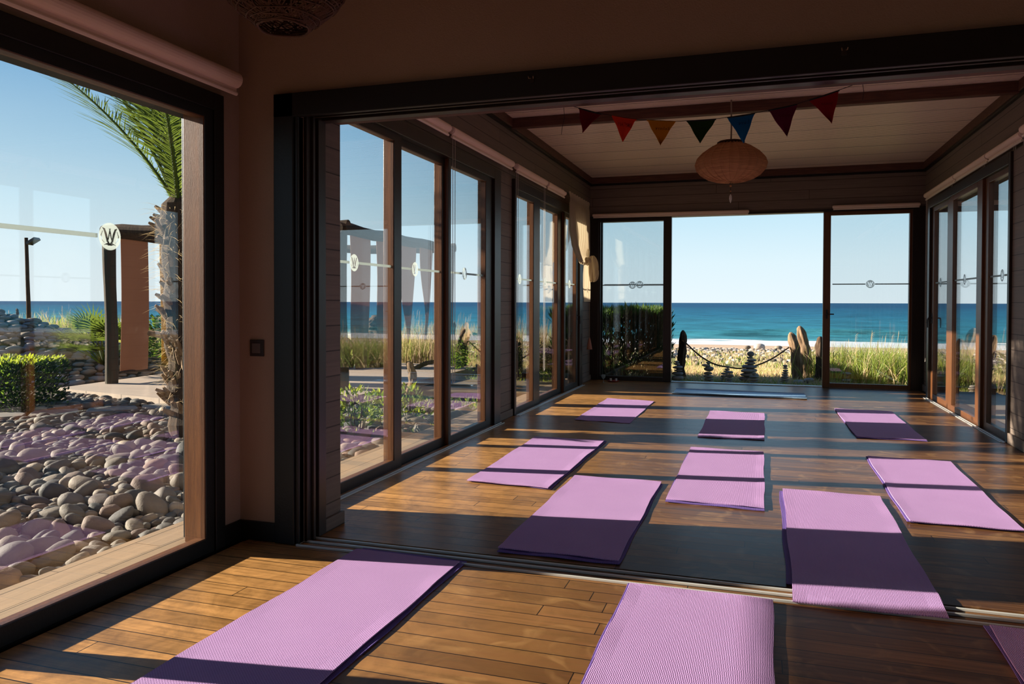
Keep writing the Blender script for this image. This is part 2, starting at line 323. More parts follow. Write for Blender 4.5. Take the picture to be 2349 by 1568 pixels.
# ------------------------------------------------------------------ mesh builder
class MB:
    def __init__(s): s.v = []; s.f = []; s.m = []; s.cur = 0
    def add(s, vs, fs):
        o = len(s.v); s.v.extend(vs); s.f.extend([tuple(i+o for i in f) for f in fs]); s.m.extend([s.cur]*len(fs)); return s
    def box(s, x0, y0, z0, x1, y1, z1, b=0):
        if x0 > x1: x0, x1 = x1, x0
        if y0 > y1: y0, y1 = y1, y0
        if z0 > z1: z0, z1 = z1, z0
        vs = [(x, y, z) for z in (z0, z1) for y in (y0, y1) for x in (x0, x1)]
        return s.add(vs, [(0, 2, 3, 1), (4, 5, 7, 6), (0, 1, 5, 4), (2, 6, 7, 3), (0, 4, 6, 2), (1, 3, 7, 5)])
    def tube(s, pts, rad, n=8, cap=True):
        pts = [Vector(p) for p in pts]
        if not hasattr(rad, '__len__'): rad = [rad]*len(pts)
        vs = []; ref = None
        for i, p in enumerate(pts):
            t = (pts[min(i+1, len(pts)-1)] - pts[max(i-1, 0)]).normalized()
            if ref is None:
                ref = Vector((0, 0, 1)) if abs(t.z) < .9 else Vector((1, 0, 0))
            a = t.cross(ref).normalized(); b = a.cross(t).normalized(); ref = b
            for k in range(n):
                an = 2*math.pi*k/n
                vs.append(tuple(p + (a*math.cos(an) + b*math.sin(an))*rad[i]))
        fs = []
        for i in range(len(pts)-1):
            for k in range(n):
                fs.append((i*n+k, i*n+(k+1) % n, (i+1)*n+(k+1) % n, (i+1)*n+k))
        if cap: fs.append(tuple(range(n-1, -1, -1))); fs.append(tuple((len(pts)-1)*n+k for k in range(n)))
        return s.add(vs, fs)
    def lathe(s, prof, c=(0, 0, 0), n=24, ribs=0, amp=0):
        vs = []
        for (r, z) in prof:
            for k in range(n):
                an = 2*math.pi*k/n; rr = r*(1+amp*math.cos(ribs*an)) if ribs else r
                vs.append((c[0]+rr*math.cos(an), c[1]+rr*math.sin(an), c[2]+z))
        fs = [(i*n+k, i*n+(k+1) % n, (i+1)*n+(k+1) % n, (i+1)*n+k) for i in range(len(prof)-1) for k in range(n)]
        return s.add(vs, fs)
    def blade(s, base, d, side, ln, w, droop=.3, seg=3):
        """a leaf or grass blade: tapering strip that bends over"""
        base = Vector(base); d = Vector(d).normalized(); side = Vector(side).normalized(); vs = []; p = base.copy(); dd = d.copy()
        for i in range(seg):
            t = i/seg; ww = w*(1-t*t)*(.55 if i == 0 else 1)
            vs += [tuple(p-side*ww/2), tuple(p+side*ww/2)]
            p = p+dd*ln/seg; dd = (dd + Vector((0, 0, -droop/seg)) + Vector((d.x, d.y, 0))*droop*.3).normalized()
        vs.append(tuple(p)); fs = [(2*i, 2*i+1, 2*i+3, 2*i+2) for i in range(seg-1)] + [(2*seg-2, 2*seg-1, 2*seg)]
        return s.add(vs, fs)
    def leaf(s, base, d, nrm, ln, w):
        base = Vector(base); d = Vector(d).normalized(); n = Vector(nrm); sd = d.cross(n)
        if sd.length < 1e-4: sd = d.cross(Vector((1, 0, .2)))
        sd.normalize(); m = base+d*ln*.45
        return s.add([tuple(base), tuple(m-sd*w/2), tuple(base+d*ln), tuple(m+sd*w/2)], [(0, 1, 2, 3)])
    def build(s, name, mats, parent=None, smooth=False, bevel=0, origin=None):
        me = bpy.data.meshes.new(name)
        if origin is not None:
            ox, oy, oz = origin; s.v = [(a-ox, b-oy, c-oz) for a, b, c in s.v]
        me.from_pydata([tuple(v) for v in s.v], [], s.f)
        if not isinstance(mats, (list, tuple)): mats = [mats]
        for k in mats: me.materials.append(MATS[k])
        if any(s.m): me.polygons.foreach_set('material_index', s.m)
        if smooth: me.polygons.foreach_set('use_smooth', [True]*len(me.polygons))
        me.update(); o = bpy.data.objects.new(name, me); COL.objects.link(o)
        if parent: o.parent = parent
        if origin is not None: o.location = origin
        if bevel:
            b = o.modifiers.new('bevel', 'BEVEL'); b.width = bevel; b.segments = 2; b.limit_method = 'ANGLE'
        return o

def tag(o, label=None, cat=None, group=None, kind=None):
    if label: o['label'] = label
    if cat: o['category'] = cat
    if group: o['group'] = group
    if kind: o['kind'] = kind
    return o
def empty(name, loc=(0, 0, 0), rz=0):
    o = bpy.data.objects.new(name, None); COL.objects.link(o); o.location = loc; o.rotation_euler = (0, 0, rz); o.empty_display_size = .1
    return o
def thing(name, label, cat, loc=(0, 0, 0), rz=0, group=None): return tag(empty(name, loc, rz), label, cat, group)
def struct(o): o['kind'] = 'structure'; return o
def part(mb, name, mats, root, **k):
    """a part given in world coordinates under an empty that may sit anywhere (no rotation)"""
    lx = root.location if root.parent is None else root.location + root.parent.location
    mb.v = [(a-lx[0], b-lx[1], c-lx[2]) for a, b, c in mb.v]
    return mb.build(name, mats, root, **k)

# ------------------------------------------------------------------ the terrain
def lerp_table(t, x):
    if x <= t[0][0]: return t[0][1]
    for (a, b), (c, d) in zip(t, t[1:]):
        if x <= c: return b+(d-b)*(x-a)/(c-a)
    return t[-1][1]
SLOPE = [(13, -.13), (16, -.15), (19, -.32), (23, -.55), (30, -.78), (45, -1.36), (60, -2.15), (80, -2.97), (100, -3.6), (160, -7)]
SEA_Z = -3.0
MOUND = (-15.6, 11.3, 1.30, 4.5)
def ground(x, y):
    z = lerp_table(SLOPE, y)
    if x < -6 and y > 12:      # the land behind the garden stays higher on the left
        k = min(1, (-6-x)/5); z = z + k*(lerp_table([(12, 0), (17, .25), (22, .35), (40, .2), (60, 0)], y))
    d = math.hypot(x-MOUND[0], y-MOUND[1])/MOUND[3]
    if d < 1: z = max(z, -.13+(MOUND[2]+.13)*(1-d)**.9)
    if x < -18: z = max(z, -.13 + min(1, (-18-x)/4)*.6 if y < 22 else z)
    return z + .03*noise.noise(Vector((x*.6, y*.6, 0)))*(1 if y > 15 else .3)

mb = MB()
xs = [-60, -45, -34, -28]+[-24+.8*i for i in range(28)] + [-1.2+1.2*i for i in range(14)] + [17, 21, 27, 35, 50, 80]
ys = [-12, -6, -2, 0, 1, 2]+[3+.7*i for i in range(30)] + [25, 27, 30, 33, 37, 42, 48, 55, 62, 70, 78, 88, 100, 120, 160]
nx = len(xs)
vs = [(x*(1 if y < 25 else 1+(y-25)/40), y, ground(x, y)) for y in ys for x in xs]
mb.add(vs, [(j*nx+i, j*nx+i+1, (j+1)*nx+i+1, (j+1)*nx+i) for j in range(len(ys)-1) for i in range(nx-1)])
def ground_material():
    mt = bpy.data.materials.new('ground_mix'); mt.use_nodes = True
    n = mt.node_tree.nodes; l = mt.node_tree.links; b = n['Principled BSDF']
    g = n.new('ShaderNodeNewGeometry'); s = n.new('ShaderNodeSeparateXYZ'); l.new(g.outputs['Position'], s.inputs[0])
    nz = n.new('ShaderNodeTexNoise'); nz.inputs['Scale'].default_value = .8; nz.inputs['Detail'].default_value = 8; l.new(g.outputs['Position'], nz.inputs['Vector'])
    yy = math_node(n, l, 'ADD', s.outputs[1], math_node(n, l, 'MULTIPLY', math_node(n, l, 'SUBTRACT', nz.outputs[0], .5), 5))
    mr = n.new('ShaderNodeMapRange'); l.new(yy, mr.inputs[0]); mr.inputs[1].default_value = 8; mr.inputs[2].default_value = 88
    cr = n.new('ShaderNodeValToRGB'); l.new(mr.outputs[0], cr.inputs[0])
    st = [(0, (.06, .046, .032)), (.05, (.10, .085, .045)), (.075, (.42, .30, .16)), (.13, (.40, .29, .16)), (.16, (.17, .19, .07)), (.25, (.20, .20, .08)), (.33, (.42, .34, .24)), (.5, (.46, .35, .24)), (.62, (.62, .46, .31)), (.88, (.58, .43, .30)), (1, (.35, .27, .2))]
    while len(cr.color_ramp.elements) < len(st): cr.color_ramp.elements.new(.5)
    for e, (p, c) in zip(cr.color_ramp.elements, st): e.position = p; e.color = (*c, 1)
    n2 = n.new('ShaderNodeTexNoise'); n2.inputs['Scale'].default_value = 6; n2.inputs['Detail'].default_value = 6; l.new(g.outputs['Position'], n2.inputs['Vector'])
    m2 = n.new('ShaderNodeMixRGB'); m2.blend_type = 'MULTIPLY'; m2.inputs[0].default_value = .6; l.new(cr.outputs[0], m2.inputs[1]); l.new(n2.outputs[0], m2.inputs[2])
    mm = n.new('ShaderNodeMixRGB'); mm.blend_type = 'ADD'; mm.inputs[0].default_value = .1; l.new(m2.outputs[0], mm.inputs[1]); l.new(cr.outputs[0], mm.inputs[2])
    l.new(mm.outputs[0], b.inputs['Base Color']); b.inputs['Roughness'].default_value = .95; b.inputs['Specular IOR Level'].default_value = .1
    bp = n.new('ShaderNodeBump'); bp.inputs['Strength'].default_value = .5; bp.inputs['Distance'].default_value = .05; l.new(n2.outputs[0], bp.inputs['Height']); l.new(bp.outputs[0], b.inputs['Normal'])
    MATS['ground_mix'] = mt
ground_material()
struct(mb.build('ground', 'ground_mix', smooth=True))

def sea_material():
    mt = bpy.data.materials.new('sea_water'); mt.use_nodes = True
    n = mt.node_tree.nodes; l = mt.node_tree.links; b = n['Principled BSDF']
    g = n.new('ShaderNodeNewGeometry'); s = n.new('ShaderNodeSeparateXYZ'); l.new(g.outputs['Position'], s.inputs[0])
    # surf: broken white water near the shore
    mp = n.new('ShaderNodeMapping'); mp.inputs['Scale'].default_value = (.10, .30, 1); l.new(g.outputs['Position'], mp.inputs[0])
    nz = n.new('ShaderNodeTexNoise'); nz.inputs['Scale'].default_value = 1.0; nz.inputs['Detail'].default_value = 9; nz.inputs['Roughness'].default_value = .65; l.new(mp.outputs[0], nz.inputs['Vector'])
    near = n.new('ShaderNodeMapRange'); l.new(s.outputs[1], near.inputs[0]); near.inputs[1].default_value = 88; near.inputs[2].default_value = 106; near.inputs[3].default_value = .34; near.inputs[4].default_value = -.25
    fo = math_node(n, l, 'ADD', nz.outputs[0], near.outputs[0])
    fm = n.new('ShaderNodeMapRange'); l.new(fo, fm.inputs[0]); fm.inputs[1].default_value = .62; fm.inputs[2].default_value = .72
    # water colour
    dist = n.new('ShaderNodeMapRange'); l.new(s.outputs[1], dist.inputs[0]); dist.inputs[1].default_value = 80; dist.inputs[2].default_value = 900
    cr = n.new('ShaderNodeValToRGB'); l.new(dist.outputs[0], cr.inputs[0])
    st = [(0, (.06, .24, .27)), (.05, (.022, .17, .24)), (.25, (.010, .115, .20)), (1, (.006, .060, .14))]
    while len(cr.color_ramp.elements) < len(st): cr.color_ramp.elements.new(.5)
    for e, (p, c) in zip(cr.color_ramp.elements, st): e.position = p; e.color = (*c, 1)
    m2 = n.new('ShaderNodeMapping'); m2.inputs['Scale'].default_value = (.07, .12, 1); l.new(g.outputs['Position'], m2.inputs[0])
    w = n.new('ShaderNodeTexNoise'); w.inputs['Scale'].default_value = 1.4; w.inputs['Detail'].default_value = 10; w.inputs['Roughness'].default_value = .75; l.new(m2.outputs[0], w.inputs['Vector'])
    wr = n.new('ShaderNodeMapRange'); l.new(w.outputs[0], wr.inputs[0]); wr.inputs[1].default_value = .38; wr.inputs[2].default_value = .66; wr.inputs[3].default_value = .45; wr.inputs[4].default_value = 1.5
    vm = n.new('ShaderNodeVectorMath'); vm.operation = 'SCALE'; l.new(cr.outputs[0], vm.inputs[0]); l.new(wr.outputs[0], vm.inputs['Scale'])
    mx = n.new('ShaderNodeMixRGB'); l.new(fm.outputs[0], mx.inputs[0]); l.new(vm.outputs[0], mx.inputs[1]); mx.inputs[2].default_value = (.62, .66, .69, 1)
    l.new(mx.outputs[0], b.inputs['Base Color']); b.inputs['Roughness'].default_value = .55; b.inputs['Specular IOR Level'].default_value = .12
    bp = n.new('ShaderNodeBump'); bp.inputs['Strength'].default_value = .9; bp.inputs['Distance'].default_value = .6; l.new(w.outputs[0], bp.inputs['Height']); l.new(bp.outputs[0], b.inputs['Normal'])
    MATS['sea_water'] = mt
sea_material()
mb = MB(); mb.add([(-30000, 76, SEA_Z), (30000, 76, SEA_Z), (30000, 30000, SEA_Z), (-30000, 30000, SEA_Z)], [(0, 1, 2, 3)])
# a swell rising just before it breaks
rowsw = []
prof = [(0, .02), (1.2, .25), (2.0, .75), (2.6, .95), (4, .75), (7, .3), (11, .02)]
W = MB(); cols = 60
for i in range(cols+1):
    x = -75+150*i/cols; y0 = 104+2.5*math.sin(x*.07)+1.2*math.sin(x*.19+1); a = .75*max(0, .8+.35*math.sin(x*.05+.9)+.2*math.sin(x*.17))
    for (dy, dz) in prof: W.v.append((x, y0+dy, SEA_Z+dz*a))
k = len(prof)
for i in range(cols):
    for j in range(k-1): W.f.append((i*k+j, (i+1)*k+j, (i+1)*k+j+1, i*k+j+1)); W.m.append(0)
mb.add(W.v, W.f)
sea = mb.build('sea', 'sea_water', smooth=True); tag(sea, kind='structure')

# ------------------------------------------------------------------ the building shell
XL1, XR1 = -2.72, 3.5            # room with the camera
YP0, YP1 = 3.56, 3.97            # partition between the rooms
XL2, XR2 = -2.72, 2.33           # second room
YF = 12.74; ZC = 3.38
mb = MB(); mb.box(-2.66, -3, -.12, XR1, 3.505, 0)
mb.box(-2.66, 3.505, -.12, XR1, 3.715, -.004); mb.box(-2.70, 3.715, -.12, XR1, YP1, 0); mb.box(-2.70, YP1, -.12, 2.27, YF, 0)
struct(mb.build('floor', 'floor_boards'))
def wall(name, boxes, mt, **k):
    mb = MB()
    for b in boxes: mb.box(*b)
    return struct(mb.build(name, mt, **k))
# first room
wall('wall_left', [(-2.92, -3, 2.38, XL1, YP0, 3.3), (-2.92, 3.40, 0, XL1, YP1, 2.38), (-2.92, -3, 0, XL1, -1.2, 2.38)], 'plaster')
wall('wall_partition', [(-2.92, YP0, 0, -2.34, 3.70, 3.3), (-2.34, YP0, 2.36, XR1, 3.70, 3.3)], 'plaster')
wall('wall_back', [(-3.0, -3.2, 0, XR1, -3, 3.3)], 'plaster')
wall('wall_right', [(XR1, -3.2, 0, XR1+.2, .2, 3.3), (XR1, .2, 2.3, XR1+.2, 2.6, 3.3), (XR1, 2.6, 0, XR1+.2, YP1, 3.3)], 'plaster')
wall('ceiling_near', [(-2.92, -3.2, 3.02, XR1+.2, YP0, 3.14)], 'plaster')
struct(MB().box(-2.92, -3.2, 3.3, XR1+.2, YP1, 3.42).build('roof_near', 'roof_dark'))
# second room: siding walls, built around the window openings
HZ = 2.71
wall('wall_siding_left', [(-2.90, 3.98, HZ, XL2, YF+.1, ZC+.06), (-2.90, 7.86, 0, -2.70, 8.36, HZ), (-2.90, 11.90, 0, XL2, YF+.1, HZ), (-2.90, YP1, 0, XL2-.02, 4.08, HZ)], 'siding')
wall('wall_siding_right', [(XR2, 3.98, HZ, 2.52, YF+.1, ZC+.06), (2.225, 7.55, 0, 2.52, 8.20, HZ), (XR2, 11.86, 0, 2.52, YF+.1, HZ), (XR2+.02, YP1, 0, 2.52, 4.08, HZ)], 'siding')
wall('wall_far', [(-2.90, YF, HZ+.03, 2.52, YF+.2, ZC+.06)], 'siding')
wall('wall_partition_siding', [(XL2, 3.72, 0, -2.335, YP1, 2.36), (XL2, 3.70, 2.36, 3.5, YP1, ZC+.06)], 'siding')
struct(MB().box(-2.9, YP1, ZC, 2.5, YF+.2, ZC+.05).build('ceiling', 'ribbed_sheet'))
struct(MB().box(-3.22, YP1, ZC+.1, 2.85, YF+.35, ZC+.2).build('roof', 'roof_dark'))
wall('trim_1', [(-3.24, YP1-.4, 2.80, -2.9, YF+.3, 2.88), (-3.24, YP1-.4, 2.88, -3.20, YF+.3, ZC+.1)], 'roof_dark')
wall('trim_2', [(2.52, YP1, 2.80, 2.86, YF+.3, 2.88), (2.82, YP1, 2.88, 2.86, YF+.3, ZC+.1)], 'roof_dark')
# ceiling edges and black cove lines
wall('trim_3', [(XL2, YP1, 3.25, XL2+.035, YF, 3.28), (XR2-.035, YP1, 3.25, XR2, YF, 3.28), (XL2, YF-.035, 3.25, XR2, YF, 3.28)], 'frame_black')
# base boards
wall('baseboard_left', [(XL1, 3.40, 0, XL1+.02, YP0, .10)], 'frame_black', bevel=.003)
wall('baseboard_partition', [(XL1, YP0-.02, 0, -2.48, YP0, .10)], 'frame_black', bevel=.003)
wall('baseboard_pillar', [(-2.335, 3.776, .0, -2.312, YP1+.01, .075)], 'siding', bevel=.003)
wall('baseboard_siding', [(-2.70, 7.87, .0, -2.675, 8.35, .085), (XL2, 11.91, 0, XL2+.02, YF, .085)], 'siding', bevel=.003)
wall('baseboard_right', [(2.20, 7.56, .0, 2.225, 8.19, .10), (XR2-.02, 11.87, 0, XR2, YF, .10)], 'siding', bevel=.003)
# beams are things one could lift out
def beam(label, x0, y0, z0, x1, y1, z1): return tag(MB().box(x0, y0, z0, x1, y1, z1).build('ceiling_beam', 'beam_wood', bevel=.006), label, 'beam')
beam('dark wooden beam crossing the ribbed ceiling above the flags', XL2, 8.30, 3.27, XR2, 8.40, ZC)
beam('dark wooden beam along the top of the far siding wall', XL2, YF-.10, 3.28, XR2, YF, ZC)
beam('dark wooden beam at the ceiling edge above the left sliding doors', XL2, YP1, 3.28, XL2+.05, YF-.1, ZC)
beam('dark wooden beam at the ceiling edge above the right sliding doors', XR2-.05, YP1, 3.28, XR2, YF-.1, ZC)

# ------------------------------------------------------------------ the wide opening between the rooms
struct(MB().box(-2.90, -1.14, .0, -2.775, 3.33, .052).build('trim_11', 'deck_boards'))
fr = struct(empty('door_1', (-2.48, YP0, 0)))
mb = MB()
mb.box(-2.48, 3.53, 0, -2.36, YP0, 2.406); mb.box(-2.36, 3.545, 0, -2.34, 3.60, 2.29)
mb.box(-2.48, 3.53, 2.280, XR1, YP0, 2.406)
part(mb, 'casing', 'frame_black', fr, bevel=.004)
mb = MB()
mb.box(-2.345, 3.60, 0, -2.32, 3.64, 2.30); mb.box(-2.34, 3.64, 0, -2.305, 3.66, 2.31); mb.box(-2.34, 3.70, 0, -2.31, 3.775, 2.33)
mb.box(-2.34, 3.56, 2.315, XR1, 3.80, 2.345); mb.box(-2.34, 3.60, 2.298, XR1, 3.615, 2.316); mb.box(-2.34, 3.655, 2.298, XR1, 3.67, 2.316); mb.box(-2.34, 3.735, 2.298, XR1, 3.80, 2.316)
part(mb, 'door_stop', 'frame_dark', fr, bevel=.003)
mb = MB(); mb.box(-2.335, 3.80, 2.33, XR1, YP1, 2.36)
part(mb, 'header_lining', 'beam_wood', fr)
mb = MB()
for y in (3.525, 3.60, 3.665): mb.box(-2.345, y, -.004, XR1, y+.013, .008)
part(mb, 'floor_rail', 'track_metal', fr, bevel=.002)

# ------------------------------------------------------------------ windows and sliding doors
def stile_z_none(z): return z is None or z > 1.58
def sash(win, ax, a0, a1, x, z0, z1, side, name='sash', stile=(.07, .07), rail=.075, top=.06, depth=(.028, .06), crest_at=.5, mt='frame_wood', stripe_z=1.575, handle=None, mirrored=False, half=False):
    """one sliding leaf. ax 'Y': leaf lies along y at plane x; ax 'X': along x at plane y=x. side: +1 if the room is on the + side"""
    sh = empty(name); sh.parent = win
    sh.location = (0, 0, 0)
    wl = win.location
    def B(mb, u0, u1, w0, w1, zz0, zz1):
        if ax == 'Y': mb.box(x+w0, u0, zz0, x+w1, u1, zz1)
        else: mb.box(u0, x+w0, zz0, u1, x+w1, zz1)
    i, o = depth[0]*side, -depth[1]*side
    def P(mb, nm, mtl, **k):
        mb.v = [(a-wl[0], b-wl[1], c-wl[2]) for a, b, c in mb.v]
        return mb.build(nm, mtl, sh, **k)
    mb = MB(); B(mb, a0, a0+stile[0], o, i, z0, z1); B(mb, a1-stile[1], a1, o, i, z0, z1)
    B(mb, a0+stile[0], a1-stile[1], -.03*side, i, z0, z0+rail); B(mb, a0+stile[0], a1-stile[1], -.03*side, i, z1-top, z1)
    P(mb, 'sash_frame', mt, bevel=.004)
    if side > 0:  # dark strips paint the room-side shade onto the brown wood of left leaves
        mb = MB(); c0, c1 = i, i+.005
        B(mb, a0+.002, a0+stile[0]-.004, c0, c1, z0, z1); B(mb, a1-stile[1]+.004, a1-.002, c0, c1, z0, z1); B(mb, a0+stile[0]-.004, a1-stile[1]+.004, c0, c1, z0, z0+rail-.004); B(mb, a0+stile[0]-.004, a1-stile[1]+.004, c0, c1, z1-top+.004, z1)
        P(mb, 'inner_shade_strip', 'frame_black' if stile_z_none(stripe_z) else 'frame_dark')
    mb = MB(); B(mb, a0+stile[0]-.01, a1-stile[1]+.01, -.004, .004, z0+rail-.01, z1-top+.01); P(mb, 'glass_pane', 'window_glass')
    if stripe_z:
        g0, g1 = a0+stile[0]+.03, a1-stile[1]; c = g0+(g1-g0)*crest_at
        mb = MB(); B(mb, g0, c-.066, -.0055, .0055, stripe_z-.009, stripe_z+.009); 
        if not half: B(mb, c+.066, g1, -.0055, .0055, stripe_z-.009, stripe_z+.009)
        P(mb, 'film_stripe', 'frosted_film')
        cc = Vector((x+.0055*side, c, stripe_z)) if ax == 'Y' else Vector((c, x+.0055*side, stripe_z))
        P(crest_parts(cc, (0, 1, 0) if ax == 'Y' else (1, 0, 0), mirrored), 'crest', 'frosted_film')
    if handle:
        u, hz = handle; mb = MB()
        if ax == 'Y':
            mb.box(x+i, u-.014, hz-.07, x+i+.010*side, u+.014, hz+.07); mb.tube([(x+i, u, hz), (x+i+.05*side, u, hz)], .009)
            mb.tube([(x+i+.05*side, u, hz), (x+i+.055*side, u, hz-.03), (x+i+.055*side, u, hz-.13)], [.010, .010, .008])
        else:
            mb.box(u-.014, x+i, hz-.07, u+.014, x+i+.010*side, hz+.07); mb.tube([(u, x+i, hz), (u, x+i+.05*side, hz)], .009)
            mb.tube([(u, x+i+.05*side, hz), (u+.10, x+i+.055*side, hz)], .009)
        P(mb, 'lever_handle', 'black_metal')
    return sh

def crest_parts(c, ux, mirrored, r=.06):
    """round frosted film with an interlaced letter cut out of it"""
    c = Vector(c); ux = Vector(ux); uz = Vector((0, 0, 1)); nrm = ux.cross(uz); strokes = []
    for s in (-1, 1):
        strokes += [([(-.66*s, .60), (-.50*s, .50), (-.36*s, .15), (-.22*s, -.35), (-.05*s, -.52), (.20*s, -.50)], [.06, .16, .20, .17, .09, .04]),
                    ([(.06*s, .58), (-.02*s, .40), (-.10*s, .0), (-.20*s, -.38)], [.05, .10, .11, .07]),
                    ([(-.50*s, -.62), (-.2*s, -.52), (.08*s, -.64), (.30*s, -.60)], [.04, .09, .08, .04]),
                    ([(-.66*s, .38), (-.80*s, .05), (-.74*s, -.25), (-.52*s, -.45)], [.04, .07, .065, .04])]
    def cut(x, y):
        for P, ws in strokes:
            for (a, b), w0, w1 in zip(zip(P, P[1:]), ws, ws[1:]):
                dx, dy = b[0]-a[0], b[1]-a[1]; t = max(0, min(1, ((x-a[0])*dx+(y-a[1])*dy)/(dx*dx+dy*dy)))
                if (x-a[0]-dx*t)**2+(y-a[1]-dy*t)**2 < ((w0+(w1-w0)*t)/2)**2: return True
        return False
    mb = MB(); N_ = 96; h = 2/N_
    for i in range(N_):
        run = None
        for j in range(N_+1):
            x, y = -1+h*(j+.5), -1+h*(i+.5); ok = j < N_ and x*x+y*y < 1 and not cut(x, y)
            if ok and run is None: run = -1+h*j
            if not ok and run is not None:
                q = [(run, y-h/2), (-1+h*j, y-h/2), (-1+h*j, y+h/2), (run, y+h/2)]
                mb.add([tuple(c+ux*a*r+uz*b*r) for a, b in q], [(0, 1, 2, 3)]); run = None
    return mb

def outer_frame(win, ax, a0, a1, x0, x1, ztop, zhead, jamb=(.06, .06), mt='frame_dark', sill=None, thresh=True, drop=0):
    mb = MB()
    def B(mb, u0, u1, w0, w1, zz0, zz1):
        if ax == 'Y': mb.box(w0, u0, zz0, w1, u1, zz1)
        else: mb.box(u0, w0, zz0, u1, w1, zz1)
    B(mb, a0, a0+jamb[0], x0, x1, 0, ztop); B(mb, a1-jamb[1], a1, x0, x1, 0, ztop); B(mb, a0+jamb[0], a1-jamb[1], x0, x1, zhead, ztop)
    part(mb, 'outer_frame', mt, win, bevel=.004)

# window 1: the big pane beside the camera
w1 = struct(empty('window_1', (XL1, 3.4, 0)))
outer_frame(w1, 'Y', -1.2, 3.40, -2.90, -2.69, 2.38, 2.29, (.06, .075), mt='frame_black')
sash(w1, 'Y', 2.03, 3.325, -2.735, 0, 2.29, 1, depth=(.03, .10), stile=(.10, .065), crest_at=.478, mt='frame_wood', rail=.08, top=.05, stripe_z=1.585, mirrored=True, half=True)
sash(w1, 'Y', -1.14, 2.06, -2.80, 0, 2.29, 1, depth=(.03, .05), stile=(.08, .08), mt='frame_wood', rail=.08, top=.05, stripe_z=None)
# window 2: three leaves at the left of the second room
w2 = struct(empty('window_2', (XL2, 4.1, 0)))
outer_frame(w2, 'Y', 4.04, 7.86, -2.83, -2.66, HZ, 2.60, (.10, .20))
sash(w2, 'Y', 4.14, 5.50, -2.72, 0, 2.60, 1, stile=(.07, .13), crest_at=.50)
sash(w2, 'Y', 5.43, 6.53, -2.76, 0, 2.60, 1, stile=(.06, .12), crest_at=.42, depth=(.028, .05))
sash(w2, 'Y', 6.46, 7.66, -2.72, 0, 2.60, 1, stile=(.06, .20), crest_at=.42)
w3 = struct(empty('window_3', (XL2, 8.4, 0)))
outer_frame(w3, 'Y', 8.36, 11.90, -2.83, -2.66, HZ, 2.60, (.07, .20))
sash(w3, 'Y', 8.43, 9.50, -2.72, 0, 2.60, 1, stile=(.05, .28), crest_at=.3)
sash(w3, 'Y', 9.44, 10.86, -2.76, 0, 2.60, 1, stile=(.06, .28), crest_at=.45, depth=(.028, .05))
sash(w3, 'Y', 10.80, 11.70, -2.72, 0, 2.60, 1, stile=(.08, .14), crest_at=.5, handle=(11.62, 1.10), mt='frame_wood')
# window 4: the sea front
w4 = struct(empty('window_4', (0, YF, 0)))
outer_frame(w4, 'X', -2.73, 2.36, YF-.02, YF+.16, HZ+.03, 2.70, (.15, .20))
sash(w4, 'X', -2.60, -1.375, YF+.03, 0, 2.70, -1, stile=(.05, .13), crest_at=.50, rail=.07, top=.055, stripe_z=1.59, mt='frame_dark')
sash(w4, 'X', -2.58, -1.39, YF+.11, 0, 2.70, -1, stile=(.05, .10), crest_at=.59, rail=.07, top=.055, stripe_z=1.60, depth=(.02, .03), mt='frame_dark')
sash(w4, 'X', .93, 2.18, YF+.03, 0, 2.70, -1, stile=(.105, .055), crest_at=.50, rail=.07, top=.055, stripe_z=1.59, handle=(.985, 1.13))
mb = MB(); mb.box(-1.37, YF+.0, -.01, .93, YF+.14, .012); part(mb, 'threshold', 'track_metal', w4)
# right wall
w5 = struct(empty('window_5', (XR2, 8.2, 0)))
outer_frame(w5, 'Y', 8.20, 11.86, 2.20, 2.40, HZ, 2.60, (.06, .12), mt='frame_dark')
sash(w5, 'Y', 8.24, 9.30, 2.262, 0, 2.60, -1, stile=(.09, .27), crest_at=.40)
sash(w5, 'Y', 9.16, 10.60, 2.235, 0, 2.60, -1, stile=(.20, .17), crest_at=.55, depth=(.028, .05))
sash(w5, 'Y', 10.55, 11.76, 2.262, 0, 2.60, -1, stile=(.30, .14), crest_at=.6, handle=(11.69, 1.10))
w6 = struct(empty('window_6', (XR2, 4.1, 0)))
outer_frame(w6, 'Y', 4.04, 7.56, 2.20, 2.40, HZ, 2.60, (.10, .10))
sash(w6, 'Y', 4.14, 5.50, 2.262, 0, 2.60, -1); sash(w6, 'Y', 5.40, 6.50, 2.235, 0, 2.60, -1, depth=(.028, .05)); sash(w6, 'Y', 6.42, 7.46, 2.262, 0, 2.60, -1)
w7 = struct(empty('window_7', (XR1, .2, 0)))
outer_frame(w7, 'Y', .2, 2.6, XR1-.02, XR1+.15, 2.3, 2.2)
sash(w7, 'Y', .26, 2.54, XR1+.05, 0, 2.2, -1, stripe_z=None)
# floor tracks of the sliding doors
def track(x, y0, y1, label):
    mb = MB(); mb.box(x, y0, 0, x+.012, y1, .008); mb.box(x+.035, y0, 0, x+.047, y1, .008)
    mb.box(x, y0, 0, x+.047, y1, .003)
    return struct(mb.build(label, 'track_metal', bevel=.0015))
track(-2.652, 4.10, 7.84, 'trim_4'); track(-2.652, 8.38, 11.85, 'trim_5'); track(2.15, 8.22, 11.80, 'trim_6'); track(2.15, 4.1, 7.5, 'trim_7')

